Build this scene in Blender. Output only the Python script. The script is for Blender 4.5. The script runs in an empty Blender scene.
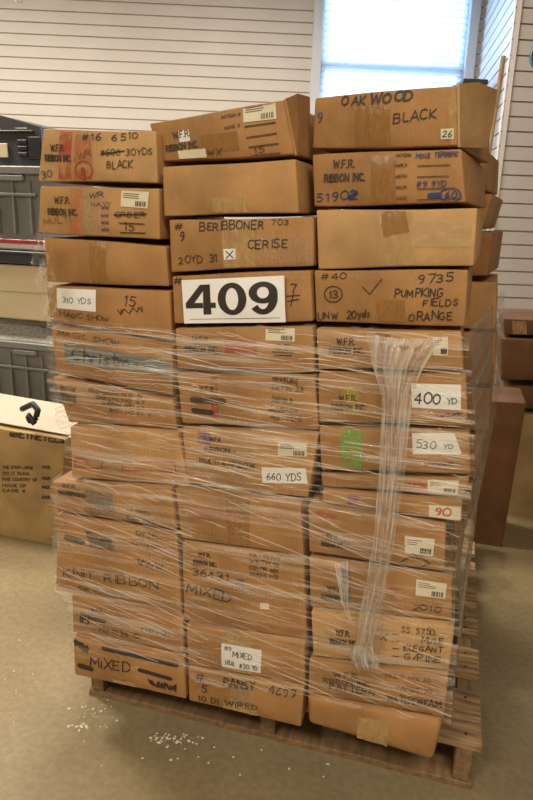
import bpy, math, random
from mathutils import Vector, Matrix

# ------------------------------------------------------------------ camera, world, light, exposure
S = bpy.context.scene
COL = S.collection
F_PX, YAW, PITCH, ROLL = 653.0, -0.273, 0.274, -0.035
CAM = Vector((-0.167, -1.300, 1.258))
fw = Vector((math.sin(YAW)*math.cos(PITCH), math.cos(YAW)*math.cos(PITCH), -math.sin(PITCH)))
r0 = Vector((math.cos(YAW), -math.sin(YAW), 0))
d0 = fw.cross(r0)
RT = r0*math.cos(ROLL) + d0*math.sin(ROLL)
DN = -r0*math.sin(ROLL) + d0*math.cos(ROLL)
cd = bpy.data.cameras.new('camera')
cam = bpy.data.objects.new('camera', cd)
COL.objects.link(cam)
cd.sensor_fit = 'VERTICAL'; cd.sensor_height = 36.0; cd.lens = F_PX*36.0/800.0
cd.clip_start = 0.05; cd.clip_end = 200
cam.matrix_world = Matrix(((RT.x, -DN.x, -fw.x, CAM.x), (RT.y, -DN.y, -fw.y, CAM.y), (RT.z, -DN.z, -fw.z, CAM.z), (0, 0, 0, 1)))
S.camera = cam

PHI = 0.312                                           # the room is turned against the pallet
EX = Vector((math.cos(PHI), math.sin(PHI), 0))        # along the back wall
GY = Vector((-math.sin(PHI), math.cos(PHI), 0))       # towards the back wall
C0 = Vector((CAM.x, CAM.y, 0))
def room(s, t, z): return C0 + EX*s + GY*t + Vector((0, 0, z))
T_BACK, T_RIGHT, H_CEIL = 5.2, 3.85, 3.05

world = bpy.data.worlds.new('sky'); S.world = world; world.use_nodes = True
bg = world.node_tree.nodes['Background']
bg.inputs[0].default_value = (0.62, 0.80, 1.0, 1); bg.inputs[1].default_value = 1.6
S.view_settings.view_transform = 'Standard'; S.view_settings.look = 'None'
S.view_settings.gamma = 1.0; S.view_settings.use_curve_mapping = False
S.view_settings.exposure = 0.0

def area(name, loc, target, sx, sy, power, color):
    l = bpy.data.lights.new(name, 'AREA'); l.shape = 'RECTANGLE'; l.size = sx; l.size_y = sy
    l.energy = power; l.color = color
    o = bpy.data.objects.new(name, l); COL.objects.link(o)
    o.location = loc
    o.rotation_euler = (Vector(target)-Vector(loc)).to_track_quat('-Z', 'Y').to_euler()
    return o
WARM = (1.0, 0.88, 0.72)
LAMPS = [(-1.6, -0.9, 74), (0.45, -0.9, 56), (-2.3, 3.1, 128), (0.0, 3.3, 66)]
for i, (s, t, p) in enumerate(LAMPS):
    area('ceiling_lamp_light', room(s, t, H_CEIL-0.10), room(s, t, 0), 1.2, 0.5, p, WARM)

# ------------------------------------------------------------------ materials
MATS = {}
def nodes(m):
    m.use_nodes = True
    nt = m.node_tree
    return nt, nt.nodes['Principled BSDF']
def noise_ramp(nt, c1, c2, scale, detail=4, coord='Object', stretch=None, p0=.35, p1=.65):
    tc = nt.nodes.new('ShaderNodeTexCoord'); n = nt.nodes.new('ShaderNodeTexNoise')
    n.inputs['Scale'].default_value = scale; n.inputs['Detail'].default_value = detail
    src = tc.outputs[coord]
    if stretch:
        mp = nt.nodes.new('ShaderNodeMapping'); mp.inputs['Scale'].default_value = stretch
        nt.links.new(src, mp.inputs[0]); src = mp.outputs[0]
    nt.links.new(src, n.inputs['Vector'])
    r = nt.nodes.new('ShaderNodeValToRGB')
    r.color_ramp.elements[0].position = p0; r.color_ramp.elements[1].position = p1
    r.color_ramp.elements[0].color = (*c1, 1); r.color_ramp.elements[1].color = (*c2, 1)
    nt.links.new(n.outputs['Fac'], r.inputs[0])
    return n, r
def mat(name, col, rough=.6, var=.12, scale=6, bump=0, bscale=60, metal=0, spec=.4, stretch=None):
    if name in MATS: return MATS[name]
    m = bpy.data.materials.new(name); nt, b = nodes(m)
    c1 = tuple(c*(1-var) for c in col); c2 = tuple(min(1, c*(1+var)) for c in col)
    n, r = noise_ramp(nt, c1, c2, scale, stretch=stretch)
    nt.links.new(r.outputs[0], b.inputs['Base Color'])
    b.inputs['Roughness'].default_value = rough; b.inputs['Metallic'].default_value = metal
    b.inputs['Specular IOR Level'].default_value = spec
    if bump:
        n2 = nt.nodes.new('ShaderNodeTexNoise'); n2.inputs['Scale'].default_value = bscale
        bp = nt.nodes.new('ShaderNodeBump'); bp.inputs['Strength'].default_value = bump; bp.inputs['Distance'].default_value = .002
        nt.links.new(n2.outputs['Fac'], bp.inputs['Height']); nt.links.new(bp.outputs[0], b.inputs['Normal'])
    MATS[name] = m
    return m
def cardboard(name, col):
    m = mat(name, col, .62, .20, 7, 0, spec=.3)
    nt = m.node_tree; b = nt.nodes['Principled BSDF']
    tc = nt.nodes.new('ShaderNodeTexCoord'); w = nt.nodes.new('ShaderNodeTexWave'); w.bands_direction = 'X'
    w.inputs['Scale'].default_value = 40; w.inputs['Distortion'].default_value = .6
    nt.links.new(tc.outputs['Object'], w.inputs['Vector'])
    n2 = nt.nodes.new('ShaderNodeTexNoise'); n2.inputs['Scale'].default_value = 14; n2.inputs['Detail'].default_value = 6
    nt.links.new(tc.outputs['Object'], n2.inputs['Vector'])
    ad = nt.nodes.new('ShaderNodeMath'); ad.operation = 'MULTIPLY_ADD'; ad.inputs[1].default_value = .035
    nt.links.new(w.outputs['Fac'], ad.inputs[0]); nt.links.new(n2.outputs['Fac'], ad.inputs[2])
    bp = nt.nodes.new('ShaderNodeBump'); bp.inputs['Strength'].default_value = .5; bp.inputs['Distance'].default_value = .012
    nt.links.new(ad.outputs[0], bp.inputs['Height']); nt.links.new(bp.outputs[0], b.inputs['Normal'])
    return m
def clear(name, col, alpha, rough=.15, streak=None, spec=.6):
    """thin see-through film or ink: alpha of the film itself, optionally a streaky one"""
    m = bpy.data.materials.new(name); nt, b = nodes(m)
    b.inputs['Base Color'].default_value = (*col, 1); b.inputs['Roughness'].default_value = rough
    b.inputs['Specular IOR Level'].default_value = spec
    b.inputs['Alpha'].default_value = alpha
    if streak:
        tc = nt.nodes.new('ShaderNodeTexCoord'); mp = nt.nodes.new('ShaderNodeMapping')
        mp.inputs['Scale'].default_value = streak['scale']; mp.inputs['Rotation'].default_value = (0, 0, streak.get('rot', 0))
        n = nt.nodes.new('ShaderNodeTexNoise'); n.inputs['Scale'].default_value = 1; n.inputs['Detail'].default_value = 5
        n.inputs['Roughness'].default_value = .65; n.inputs['Distortion'].default_value = streak.get('dist', .4)
        mr = nt.nodes.new('ShaderNodeMapRange')
        mr.inputs[1].default_value = streak.get('a', .5); mr.inputs[2].default_value = streak.get('b', .8)
        mr.inputs[3].default_value = streak['lo']; mr.inputs[4].default_value = streak['hi']
        nt.links.new(tc.outputs['UV'], mp.inputs[0]); nt.links.new(mp.outputs[0], n.inputs['Vector'])
        nt.links.new(n.outputs['Fac'], mr.inputs[0]); nt.links.new(mr.outputs[0], b.inputs['Alpha'])
        bp = nt.nodes.new('ShaderNodeBump'); bp.inputs['Strength'].default_value = streak.get('bump', .8); bp.inputs['Distance'].default_value = .01
        nt.links.new(n.outputs['Fac'], bp.inputs['Height']); nt.links.new(bp.outputs[0], b.inputs['Normal'])
    MATS[name] = m
    return m

CARD = {
 'light': cardboard('cardboard_light', (.47, .285, .12)),
 'tan': cardboard('cardboard_tan', (.42, .235, .09)),
 'mid': cardboard('cardboard_mid', (.36, .19, .069)),
 'deep': cardboard('cardboard_deep', (.29, .14, .048)),
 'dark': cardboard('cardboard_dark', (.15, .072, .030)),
 'olive': cardboard('cardboard_olive', (.36, .245, .105)),
}
INK = mat('black_marker', (.035, .028, .022), .5, .2)
PRINT = mat('faded_black_print', (.075, .048, .030), .6, .4, 80)
RED = mat('red_marker', (.45, .05, .04), .5, .2)
REDP = mat('faint_red_print', (.42, .13, .055), .6, .2)
BLUE = mat('blue_marker', (.03, .045, .14), .5, .2)
GREEN = mat('green_marker', (.04, .12, .08), .5, .2)
BROWNINK = mat('brown_pen', (.19, .08, .03), .5, .2)
PAPER = mat('white_paper', (.78, .77, .72), .6, .03)
CREAM = mat('cream_label', (.68, .62, .45), .55, .06)
TAPE = clear('brown_packing_tape', (.36, .18, .055), .72, .18, dict(scale=(18, 5, 1), lo=.55, hi=.92, a=.35, b=.7, bump=.3))
TAPEL = clear('tan_packing_tape', (.56, .38, .16), .6, .2, dict(scale=(14, 6, 1), lo=.45, hi=.85, a=.35, b=.7, bump=.3))
TAPEG = clear('clear_packing_tape', (.72, .62, .45), .25, .1, dict(scale=(30, 30, 1), lo=.06, hi=.5, a=.45, b=.75, bump=.8))
DUCT = mat('grey_duct_tape', (.155, .165, .15), .35, .12, 20)
def smear(name, col): return clear(name, col, .5, .5, dict(scale=(7, 5, 1), lo=.0, hi=.75, a=.32, b=.68, bump=.05))
SM_RED, SM_YEL, SM_GRN = smear('red_spray', (.50, .045, .035)), smear('yellow_spray', (.62, .50, .04)), smear('green_spray', (.12, .60, .10))
SM_BLU, SM_PUR, SM_GRY = smear('blue_spray', (.03, .08, .30)), smear('purple_spray', (.22, .05, .16)), smear('grey_spray', (.18, .19, .17))
SM_BLK = smear('black_spray', (.02, .02, .02))

# ------------------------------------------------------------------ mesh helpers
def link(name, verts, faces, material, parent=None, smooth=False, uvs=None):
    me = bpy.data.meshes.new(name)
    me.from_pydata([tuple(v) for v in verts], [], faces); me.update()
    if material: me.materials.append(material)
    if smooth: me.polygons.foreach_set('use_smooth', [True]*len(me.polygons))
    if uvs:
        ul = me.uv_layers.new(name='uv')
        for lp in me.loops: ul.data[lp.index].uv = uvs[lp.vertex_index]
    o = bpy.data.objects.new(name, me); COL.objects.link(o)
    if parent: o.parent = parent
    return o
class MB:
    def __init__(s): s.v = []; s.f = []
    def add(s, vs, fs):
        b = len(s.v); s.v += [Vector(v) for v in vs]; s.f += [tuple(b+i for i in f) for f in fs]
    def box(s, c, h, M=None, r=.002):
        """chamfered box: centre c, half sizes h, optional 3x3"""
        r = min(r, min(h)*.45); vs = []; c = Vector(c)
        idx = {}
        for a in range(3):
            for sx in (-1, 1):
                for sy in (-1, 1):
                    for sz in (-1, 1):
                        sg = (sx, sy, sz); p = [sg[k]*(h[k]-(0 if k == a else r)) for k in range(3)]
                        idx[(a, sg)] = len(vs); q = Vector(p)
                        vs.append(c + ((M @ q) if M else q))
        fs = []
        for a in range(3):
            b, d = (a+1) % 3, (a+2) % 3
            for sg in (-1, 1):
                q = []
                for (u, v) in ((-1, -1), (1, -1), (1, 1), (-1, 1)):
                    t = [0]*3; t[a] = sg; t[b] = u; t[d] = v; q.append(idx[(a, tuple(t))])
                fs.append(q if sg > 0 else q[::-1])
            # edge along axis a between faces b and d
            for u in (-1, 1):
                for v in (-1, 1):
                    t0 = [0]*3; t0[a] = -1; t0[b] = u; t0[d] = v; t1 = list(t0); t1[a] = 1
                    q = [idx[(b, tuple(t0))], idx[(b, tuple(t1))], idx[(d, tuple(t1))], idx[(d, tuple(t0))]]
                    fs.append(q if u*v < 0 else q[::-1])
        for sx in (-1, 1):
            for sy in (-1, 1):
                for sz in (-1, 1):
                    q = [idx[(k, (sx, sy, sz))] for k in range(3)]
                    fs.append(q if sx*sy*sz > 0 else q[::-1])
        s.add(vs, fs)
    def tube(s, pts, r, n=8, r1=None):
        pts = [Vector(p) for p in pts]; N = len(pts); vs = []; fs = []
        for i, p in enumerate(pts):
            d = (pts[min(i+1, N-1)]-pts[max(i-1, 0)]).normalized()
            a = d.cross(Vector((0, 0, 1)) if abs(d.z) < .9 else Vector((1, 0, 0))).normalized(); b = d.cross(a)
            rr = r if r1 is None else r+(r1-r)*i/(N-1)
            for k in range(n):
                t = 2*math.pi*k/n; vs.append(p+a*math.cos(t)*rr+b*math.sin(t)*rr)
        for i in range(N-1):
            for k in range(n):
                fs.append((i*n+k, i*n+(k+1) % n, (i+1)*n+(k+1) % n, (i+1)*n+k))
        fs.append(tuple(range(n))[::-1]); fs.append(tuple((N-1)*n+k for k in range(n)))
        s.add(vs, fs)
    def build(s, name, m, parent=None, smooth=False): return link(name, s.v, s.f, m, parent, smooth)
def thing(name, label, cat, loc=(0, 0, 0), rz=0, group=None):
    o = bpy.data.objects.new(name, None); COL.objects.link(o); o.empty_display_size = .05
    o.location = loc; o.rotation_euler = (0, 0, rz); o['label'] = label; o['category'] = cat
    if group: o['group'] = group
    return o
def tag(o, label, cat, group=None, kind=None):
    if label: o['label'] = label
    if cat: o['category'] = cat
    if group: o['group'] = group
    if kind: o['kind'] = kind
    return o
def struct(o): o['kind'] = 'structure'; return o
def adopt(o, root):
    """parent o to root, keeping the world-space mesh coordinates it was built in"""
    o.parent = root; o.matrix_parent_inverse = Matrix.LocRotScale(root.location, root.rotation_euler, None).inverted()
    return o
def ray(px, py): return fw + RT*((px-266.5)/F_PX) + DN*((py-400)/F_PX)
def hit(px, py, p0, n):
    d = ray(px, py); return CAM + d*((Vector(p0)-CAM).dot(n)/d.dot(n))
def at(px, py, Y): return hit(px, py, (0, Y, 0), Vector((0, 1, 0)))
def smoothstep(a, b, x):
    t = max(0, min(1, (x-a)/(b-a))); return t*t*(3-2*t)

# ------------------------------------------------------------------ stroke lettering
G = {
'A': (.7, [[(0,0),(.35,1),(.7,0)],[(.13,.36),(.57,.36)]]), 'B': (.62, [[(0,0),(0,1),(.42,.97),(.52,.78),(.42,.55),(0,.52)],[(.42,.55),(.6,.32),(.48,.05),(0,0)]]),
'C': (.62, [[(.6,.85),(.38,1),(.12,.9),(0,.5),(.1,.12),(.36,0),(.6,.14)]]), 'D': (.62, [[(0,0),(0,1),(.35,.95),(.6,.65),(.58,.3),(.36,.04),(0,0)]]),
'E': (.55, [[(.55,1),(0,1),(0,0),(.55,0)],[(0,.52),(.42,.52)]]), 'F': (.52, [[(.52,1),(0,1),(0,0)],[(0,.52),(.4,.52)]]),
'G': (.66, [[(.6,.86),(.36,1),(.1,.86),(0,.5),(.12,.1),(.38,0),(.62,.14),(.62,.45),(.36,.45)]]), 'H': (.62, [[(0,0),(0,1)],[(.62,0),(.62,1)],[(0,.5),(.62,.5)]]),
'I': (.1, [[(.05,0),(.05,1)]]), 'K': (.6, [[(0,0),(0,1)],[(.58,1),(0,.42),(.6,0)]]), 'L': (.5, [[(0,1),(0,0),(.5,0)]]),
'M': (.8, [[(0,0),(.06,1),(.4,.3),(.74,1),(.8,0)]]), 'N': (.64, [[(0,0),(0,1),(.62,0),(.62,1)]]), 'O': (.7, [[(.35,1),(.08,.82),(0,.5),(.08,.16),(.35,0),(.62,.16),(.7,.5),(.62,.84),(.35,1)]]),
'P': (.58, [[(0,0),(0,1),(.42,.98),(.58,.75),(.42,.5),(0,.48)]]), 'R': (.62, [[(0,0),(0,1),(.42,.98),(.56,.75),(.42,.53),(0,.5)],[(.3,.5),(.62,0)]]),
'S': (.56, [[(.54,.86),(.3,1),(.05,.85),(.1,.6),(.45,.42),(.54,.18),(.28,0),(0,.14)]]), 'T': (.62, [[(0,1),(.62,1)],[(.31,1),(.31,0)]]),
'U': (.62, [[(0,1),(.02,.25),(.3,0),(.58,.25),(.62,1)]]), 'V': (.62, [[(0,1),(.31,0),(.62,1)]]), 'W': (.86, [[(0,1),(.2,0),(.43,.8),(.66,0),(.86,1)]]),
'X': (.6, [[(0,0),(.6,1)],[(0,1),(.6,0)]]), 'Y': (.6, [[(0,1),(.3,.5),(.6,1)],[(.3,.5),(.3,0)]]), 'Z': (.56, [[(0,1),(.56,1),(0,0),(.56,0)]]),
'0': (.58, [[(.29,1),(.05,.8),(0,.5),(.05,.2),(.29,0),(.53,.2),(.58,.5),(.53,.8),(.29,1)]]), '1': (.2, [[(0,.8),(.15,1),(.15,0)]]),
'2': (.56, [[(.02,.78),(.22,1),(.5,.86),(.48,.58),(0,0),(.56,.02)]]), '3': (.54, [[(.02,.9),(.28,1),(.5,.8),(.38,.56),(.2,.52),(.46,.42),(.52,.2),(.28,0),(0,.1)]]),
'4': (.56, [[(.4,0),(.4,1),(0,.34),(.56,.34)]]), '5': (.54, [[(.5,1),(.08,1),(.04,.58),(.32,.62),(.52,.38),(.42,.08),(.18,0),(0,.1)]]),
'6': (.54, [[(.44,.98),(.14,.7),(0,.3),(.14,.02),(.42,.04),(.52,.3),(.34,.52),(.06,.36)]]), '7': (.54, [[(0,1),(.54,1),(.2,0)]]),
'8': (.54, [[(.27,.52),(.04,.74),(.27,1),(.5,.76),(.27,.52),(0,.26),(.27,0),(.54,.26),(.27,.52)]]), '9': (.54, [[(.5,.66),(.28,.45),(.04,.66),(.18,.96),(.42,.95),(.5,.66),(.4,.2),(.2,0)]]),
'#': (.62, [[(.12,0),(.24,1)],[(.38,0),(.5,1)],[(0,.34),(.58,.38)],[(.04,.66),(.62,.7)]]), '.': (.08, [[(.04,0),(.04,.06)]]), ',': (.08, [[(.06,.08),(0,-.12)]]),
'-': (.4, [[(0,.45),(.4,.45)]]), '/': (.4, [[(0,0),(.4,1)]]), ' ': (.35, []), '&': (.6, [[(.6,0),(.12,.78),(.26,1),(.4,.8),(0,.25),(.2,0),(.6,.4)]]),
'a': (.46, [[(.42,.5),(.2,.55),(.02,.3),(.12,.02),(.32,.08),(.42,.5),(.46,0)]]), 'd': (.46, [[(.42,.45),(.18,.55),(.02,.28),(.14,0),(.36,.12),(.44,1),(.46,0)]]),
'h': (.42, [[(0,1),(0,0)],[(0,.4),(.22,.58),(.38,.4),(.42,0)]]), 'i': (.1, [[(.05,.55),(.05,0)],[(.05,.78),(.06,.84)]]), 'm': (.62, [[(0,0),(0,.55)],[(0,.4),(.16,.56),(.3,.4),(.3,0)],[(.3,.4),(.46,.56),(.6,.4),(.62,0)]]),
'r': (.32, [[(0,0),(0,.55)],[(0,.36),(.16,.56),(.32,.5)]]), 's': (.34, [[(.32,.5),(.14,.58),(.04,.44),(.3,.2),(.2,0),(0,.06)]]), 't': (.32, [[(.14,.95),(.16,.08),(.3,0)],[(0,.6),(.32,.62)]]),
'u': (.44, [[(0,.55),(.06,.08),(.26,.02),(.42,.5),(.44,0)]]), 'y': (.44, [[(0,.55),(.2,.1)],[(.42,.55),(.06,-.4)]]), 'n': (.42, [[(0,0),(0,.55)],[(0,.38),(.22,.58),(.4,.4),(.42,0)]]),
'l': (.1, [[(.04,1),(.06,0)]]), 'o': (.44, [[(.22,.56),(.02,.3),(.2,0),(.42,.26),(.22,.56)]]), 'e': (.42, [[(.02,.3),(.4,.34),(.24,.56),(.02,.34),(.16,.02),(.4,.08)]]),
'x': (.4, [[(0,0),(.4,.56)],[(0,.56),(.4,0)]]),
}
def text_strokes(txt, rng=None, jit=0.0, gap=.2):
    out = []; x = 0
    for ch in txt:
        w, st = G.get(ch, G['-'])
        dx, dy, sc = (rng.uniform(-jit, jit), rng.uniform(-jit, jit), 1+rng.uniform(-jit, jit)*1.4) if rng else (0, 0, 1)
        for pl in st:
            out.append([(x+dx+p[0]*sc, dy+p[1]*sc) for p in pl])
        x += w + gap
    return out, max(x-gap, .1)
def ribbons(polys, wd):
    """2-D polylines -> 2-D quads with round joints, as (verts, faces)"""
    vs, fs = [], []
    for pl in polys:
        for i in range(len(pl)-1):
            a, b = Vector(pl[i]), Vector(pl[i+1]); d = b-a
            L = d.length
            if L < 1e-7: continue
            n = max(1, int(L/.02)); d /= L; q = Vector((-d.y, d.x))*wd/2
            for k in range(n):
                p, r = a+d*L*k/n, a+d*L*(k+1)/n
                m = len(vs); vs += [p-q, r-q, r+q, p+q]; fs.append((m, m+1, m+2, m+3))
        for p in pl:
            m = len(vs)
            for k in range(6): vs.append(Vector((p[0]+wd/2*math.cos(k*math.pi/3), p[1]+wd/2*math.sin(k*math.pi/3))))
            fs.append(tuple(range(m, m+6)))
    return vs, fs

# ------------------------------------------------------------------ cardboard box with a face one can write on
RNG = random.Random(7)
class Carton:
    """px = TL, TR, BR, BL of the front face; its plane goes through depth Y at the right edge and is turned by `turn` degrees"""
    def __init__(s, name, label, px, Y, card='mid', depth=.40, turn=0, bulge=.004, group=None, shrink=.0024, cat='box', lean=0, r=.0035):
        a = math.radians(turn)
        s.ex = Vector((math.cos(a), -math.sin(a), 0)); s.ey = Vector((math.sin(a), math.cos(a), 0))
        s.n = s.ey
        xr = at(px[2][0], px[2][1], Y)
        s.p0 = xr
        W = [hit(u[0], u[1], xr, s.ey) for u in px]
        L = [((w-xr).dot(s.ex), w.z) for w in W]
        cx = sum(l[0] for l in L)/4; cz = sum(l[1] for l in L)/4
        s.q = [(l[0]-math.copysign(shrink, l[0]-cx), l[1]-math.copysign(shrink, l[1]-cz)) for l in L]   # TL TR BR BL
        s.c = (cx, cz); s.w = (s.q[1][0]-s.q[0][0]+s.q[2][0]-s.q[3][0])/2; s.h = (s.q[0][1]-s.q[3][1]+s.q[1][1]-s.q[2][1])/2
        s.b = bulge; s.seed = RNG.uniform(0, 99)
        base = xr + s.ex*cx + s.ey*depth*.5; base.z = min(s.q[2][1], s.q[3][1])
        s.root = thing(name, label, cat, base, -a, group)
        # body: rounded grid box
        D = depth
        def axis(L, n): 
            rr = [0, .35*r, r]; k = [r+(L-2*r)*i/n for i in range(1, n)]
            return rr + k + [L-r, L-.35*r, L]
        A = [axis(s.w, 20), axis(D, 4), axis(s.h, 6)]; dim = (s.w, D, s.h)
        vs = []; ind = {}
        def vert(i, j, k):
            key = (i, j, k)
            if key in ind: return ind[key]
            p = Vector((A[0][i], A[1][j], A[2][k]))
            inn = Vector([max(r, min(dim[t]-r, p[t])) for t in range(3)]); d = p-inn
            if d.length > 1e-9: p = inn + d.normalized()*r
            u, v, w = p.x/dim[0], p.y/dim[1], p.z/dim[2]
            X = (s.q[3][0]*(1-u)+s.q[2][0]*u)*(1-w) + (s.q[0][0]*(1-u)+s.q[1][0]*u)*w
            Z = (s.q[3][1]*(1-u)+s.q[2][1]*u)*(1-w) + (s.q[0][1]*(1-u)+s.q[1][1]*u)*w
            Z += .0009*math.sin(X*21+s.seed+v*4)*math.copysign(1, w-.5)*(1 if abs(w-.5) > .4 else 0)
            off = -s.bul(X, Z)*(1-v) 
            side = .003*math.sin(math.pi*v)*math.sin(math.pi*w)*math.copysign(1, u-.5)*(1 if (u < .02 or u > .98) else 0)
            q = xr + s.ex*(X+side) + s.ey*(v*D+off); q.z = Z
            ind[key] = len(vs); vs.append(q); return ind[key]
        N = [len(a_)-1 for a_ in A]; fs = []
        for i in range(N[0]):
            for k in range(N[2]):
                fs.append((vert(i, 0, k), vert(i+1, 0, k), vert(i+1, 0, k+1), vert(i, 0, k+1)))
                fs.append((vert(i, N[1], k), vert(i, N[1], k+1), vert(i+1, N[1], k+1), vert(i+1, N[1], k)))
        for i in range(N[0]):
            for j in range(N[1]):
                fs.append((vert(i, j, 0), vert(i, j+1, 0), vert(i+1, j+1, 0), vert(i+1, j, 0)))
                fs.append((vert(i, j, N[2]), vert(i+1, j, N[2]), vert(i+1, j+1, N[2]), vert(i, j+1, N[2])))
        for j in range(N[1]):
            for k in range(N[2]):
                fs.append((vert(0, j, k), vert(0, j, k+1), vert(0, j+1, k+1), vert(0, j+1, k)))
                fs.append((vert(N[0], j, k), vert(N[0], j+1, k), vert(N[0], j+1, k+1), vert(N[0], j, k+1)))
        Mi = Matrix.LocRotScale(s.root.location, s.root.rotation_euler, None).inverted(); s.Mi = Mi
        s.body = link('body', [Mi @ v for v in vs], fs, CARD[card], s.root, True)
        s.off = .0009
    def bul(s, X, Z):
        u = (X-s.c[0])/(s.w*.5); v = (Z-s.c[1])/(s.h*.5)
        e = max(0, 1-u*u)*max(0, 1-v*v)
        return s.b*e*(1+.5*math.sin(X*23+s.seed)) 
    def P(s, X, Z, off):
        q = s.p0 + s.ex*X - s.ey*(s.bul(X, Z)+off); q.z = Z; return s.Mi @ q
    def L(s, px, py):
        w = hit(px, py, s.p0, s.ey); return Vector(((w-s.p0).dot(s.ex), w.z))
    def inside(s, p, m=.0035):
        zt = lambda x: s.q[0][1]+(s.q[1][1]-s.q[0][1])*((x-s.q[0][0])/max(1e-6, s.q[1][0]-s.q[0][0]))
        zb = lambda x: s.q[3][1]+(s.q[2][1]-s.q[3][1])*((x-s.q[3][0])/max(1e-6, s.q[2][0]-s.q[3][0]))
        x = max(min(s.q[0][0], s.q[3][0])+m, min(max(s.q[1][0], s.q[2][0])-m, p[0])); return Vector((x, max(zb(x)+m, min(zt(x)-m, p[1]))))
    def patch(s, name, quad, m, off=None, parent=None, clip=True, n=14, rough=0.0):
        """flat patch on the face; quad TL TR BR BL in px"""
        if len(quad) == 2:
            (x0, y0), (x1, y1) = quad; quad = [(x0, y0), (x1, y0), (x1, y1), (x0, y1)]
        c = [s.L(*u) for u in quad]; s.off += .00012; off = off or s.off
        vs = []; uv = []; fs = []; jr = random.Random(hash(quad[0]) & 255)
        for j in range(n+1):
            for i in range(n+1):
                u, v = i/n, j/n
                p = (c[0]*(1-u)+c[1]*u)*(1-v)+(c[3]*(1-u)+c[2]*u)*v
                if rough and (i in (0, n) or j in (0, n)): p = p + Vector((jr.uniform(-rough, rough), jr.uniform(-rough, rough)))
                if clip: p = s.inside(p)
                vs.append(s.P(p[0], p[1], off)); uv.append((p[0]*5+s.seed, p[1]*5))
        for j in range(n):
            for i in range(n):
                a = j*(n+1)+i; fs.append((a, a+n+1, a+n+2, a+1))
        o = link(name, vs, fs, m, parent or s.root, True, uv)
        return o
    def _ink(s, name, polys, wd, m, parent, off, label=None):
        vs, fs = ribbons(polys, wd)
        pts = [s.inside(v, .001) for v in vs]
        o = link(name, [s.P(p[0], p[1], off) for p in pts], fs, m, parent or s.root)
        if label: o['label'] = label
        return o
    def write(s, txt, a, b, h, m=None, wd=.13, name='handwriting', parent=None, jit=.09, slant=.08, label=None):
        """text whose baseline runs from px a to px b, letters h px tall"""
        A, B = s.L(*a), s.L(*b); h = h*.9; d = B-A; Ln = d.length; d.normalize(); up = Vector((-d.y, d.x))
        H = abs(s.L(a[0], a[1]-h).y-A.y)
        st, w = text_strokes(txt, RNG if jit else None, jit)
        kx = Ln/w
        polys = [[A+d*(p[0]*kx+p[1]*slant*H)+up*(p[1]*H) for p in pl] for pl in st]
        if not polys: return
        s.off += .00012
        return s._ink(name, polys, wd*H, m or INK, parent, s.off+.0005, label)
    def line(s, pts, wpx, m=None, name='pen_mark', parent=None, label=None):
        L = [s.L(*p) for p in pts]; sc = (L[1]-L[0]).length/max(1e-6, math.hypot(pts[1][0]-pts[0][0], pts[1][1]-pts[0][1]))
        s.off += .00012
        return s._ink(name, [L], wpx*sc, m or INK, parent, s.off+.0005, label)
    def lines(s, pls, wpx, m=None, name='pen_mark', parent=None, label=None):
        LL = [[s.L(*p) for p in pl] for pl in pls]; pts = pls[0]; L = LL[0]
        sc = (L[1]-L[0]).length/max(1e-6, math.hypot(pts[1][0]-pts[0][0], pts[1][1]-pts[0][1]))
        s.off += .00012
        return s._ink(name, LL, wpx*sc, m or INK, parent, s.off+.0005, label)
    def ring(s, c, rx, ry, wpx, m=None, name='pen_circle'):
        return s.line([(c[0]+rx*math.cos(t*.4), c[1]+ry*math.sin(t*.4)) for t in range(17)], wpx, m, name)
    def scribble(s, a, b, amp, n, wpx, m=None, name='scribble', label=None):
        pts = []; n = int(n*1.9)
        for i in range(n):
            t = max(0, min(1, i/(n-1)+RNG.uniform(-.08, .08))); pts.append((a[0]+(b[0]-a[0])*t+RNG.uniform(-1, 1), a[1]+(b[1]-a[1])*t+(amp if i % 2 else -amp)*RNG.uniform(.5, 1)))
        return s.line(pts, wpx, m, name, label=label)
    def logo(s, x0, x1, y1, y2, slope=.0, m=None, h=7):
        """W.F.R. over RIBBON INC.: baselines y1 and y2 at the left end x0"""
        m = m or PRINT; w = x1-x0
        s.write('W.F.R.', (x0+w*.22, y1+slope*w*.22), (x0+w*.74, y1+slope*w*.74), h, m, .2, 'printed_name', jit=0, slant=0)
        s.write('RIBBON INC.', (x0, y2), (x1, y2+slope*w), h*.95, m, .22, 'printed_name', jit=0, slant=0)
    def sticker(s, quad, m=None, barcode=True, name='label', txt=None, label=None):
        if len(quad) == 2:
            (x0, y0), (x1, y1) = quad; quad = [(x0, y0), (x1, y0), (x1, y1), (x0, y1)]
        lb = s.patch(name, quad, m or CREAM)
        if label: lb['label'] = label
        q = lambda u, v: tuple((quad[0][k]*(1-u)+quad[1][k]*u)*(1-v)+(quad[3][k]*(1-u)+quad[2][k]*u)*v for k in (0, 1))
        if barcode:
            hpx = abs(quad[3][1]-quad[0][1])
            s.lines([[q(u, .62), q(u, .9)] for u in (.55, .6, .64, .7, .74, .8, .86, .9)], .9, PRINT, 'barcode', lb)
            s.lines([[q(.08, v), q(.08+RNG.uniform(.3, .6), v)] for v in (.18, .3, .42)], .55, PRINT, 'printed_lines', lb)
        return lb
    def fields(s, x, y0, dy, n, x1, slope=0, m=None, w=.9):
        s.lines([[(x, y0+i*dy), (x1, y0+i*dy+slope*(x1-x))] for i in range(n)], w, m or PRINT, 'printed_lines')

def YF(py): return -.075 + .07*smoothstep(760, 100, py)   # the pile leans back a little towards its top
GB = None
def carton(label, px, card='mid', dy=0, **k):
    return Carton('cardboard_box', label, px, YF((px[0][1]+px[3][1])/2)+dy, card, **k)

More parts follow.
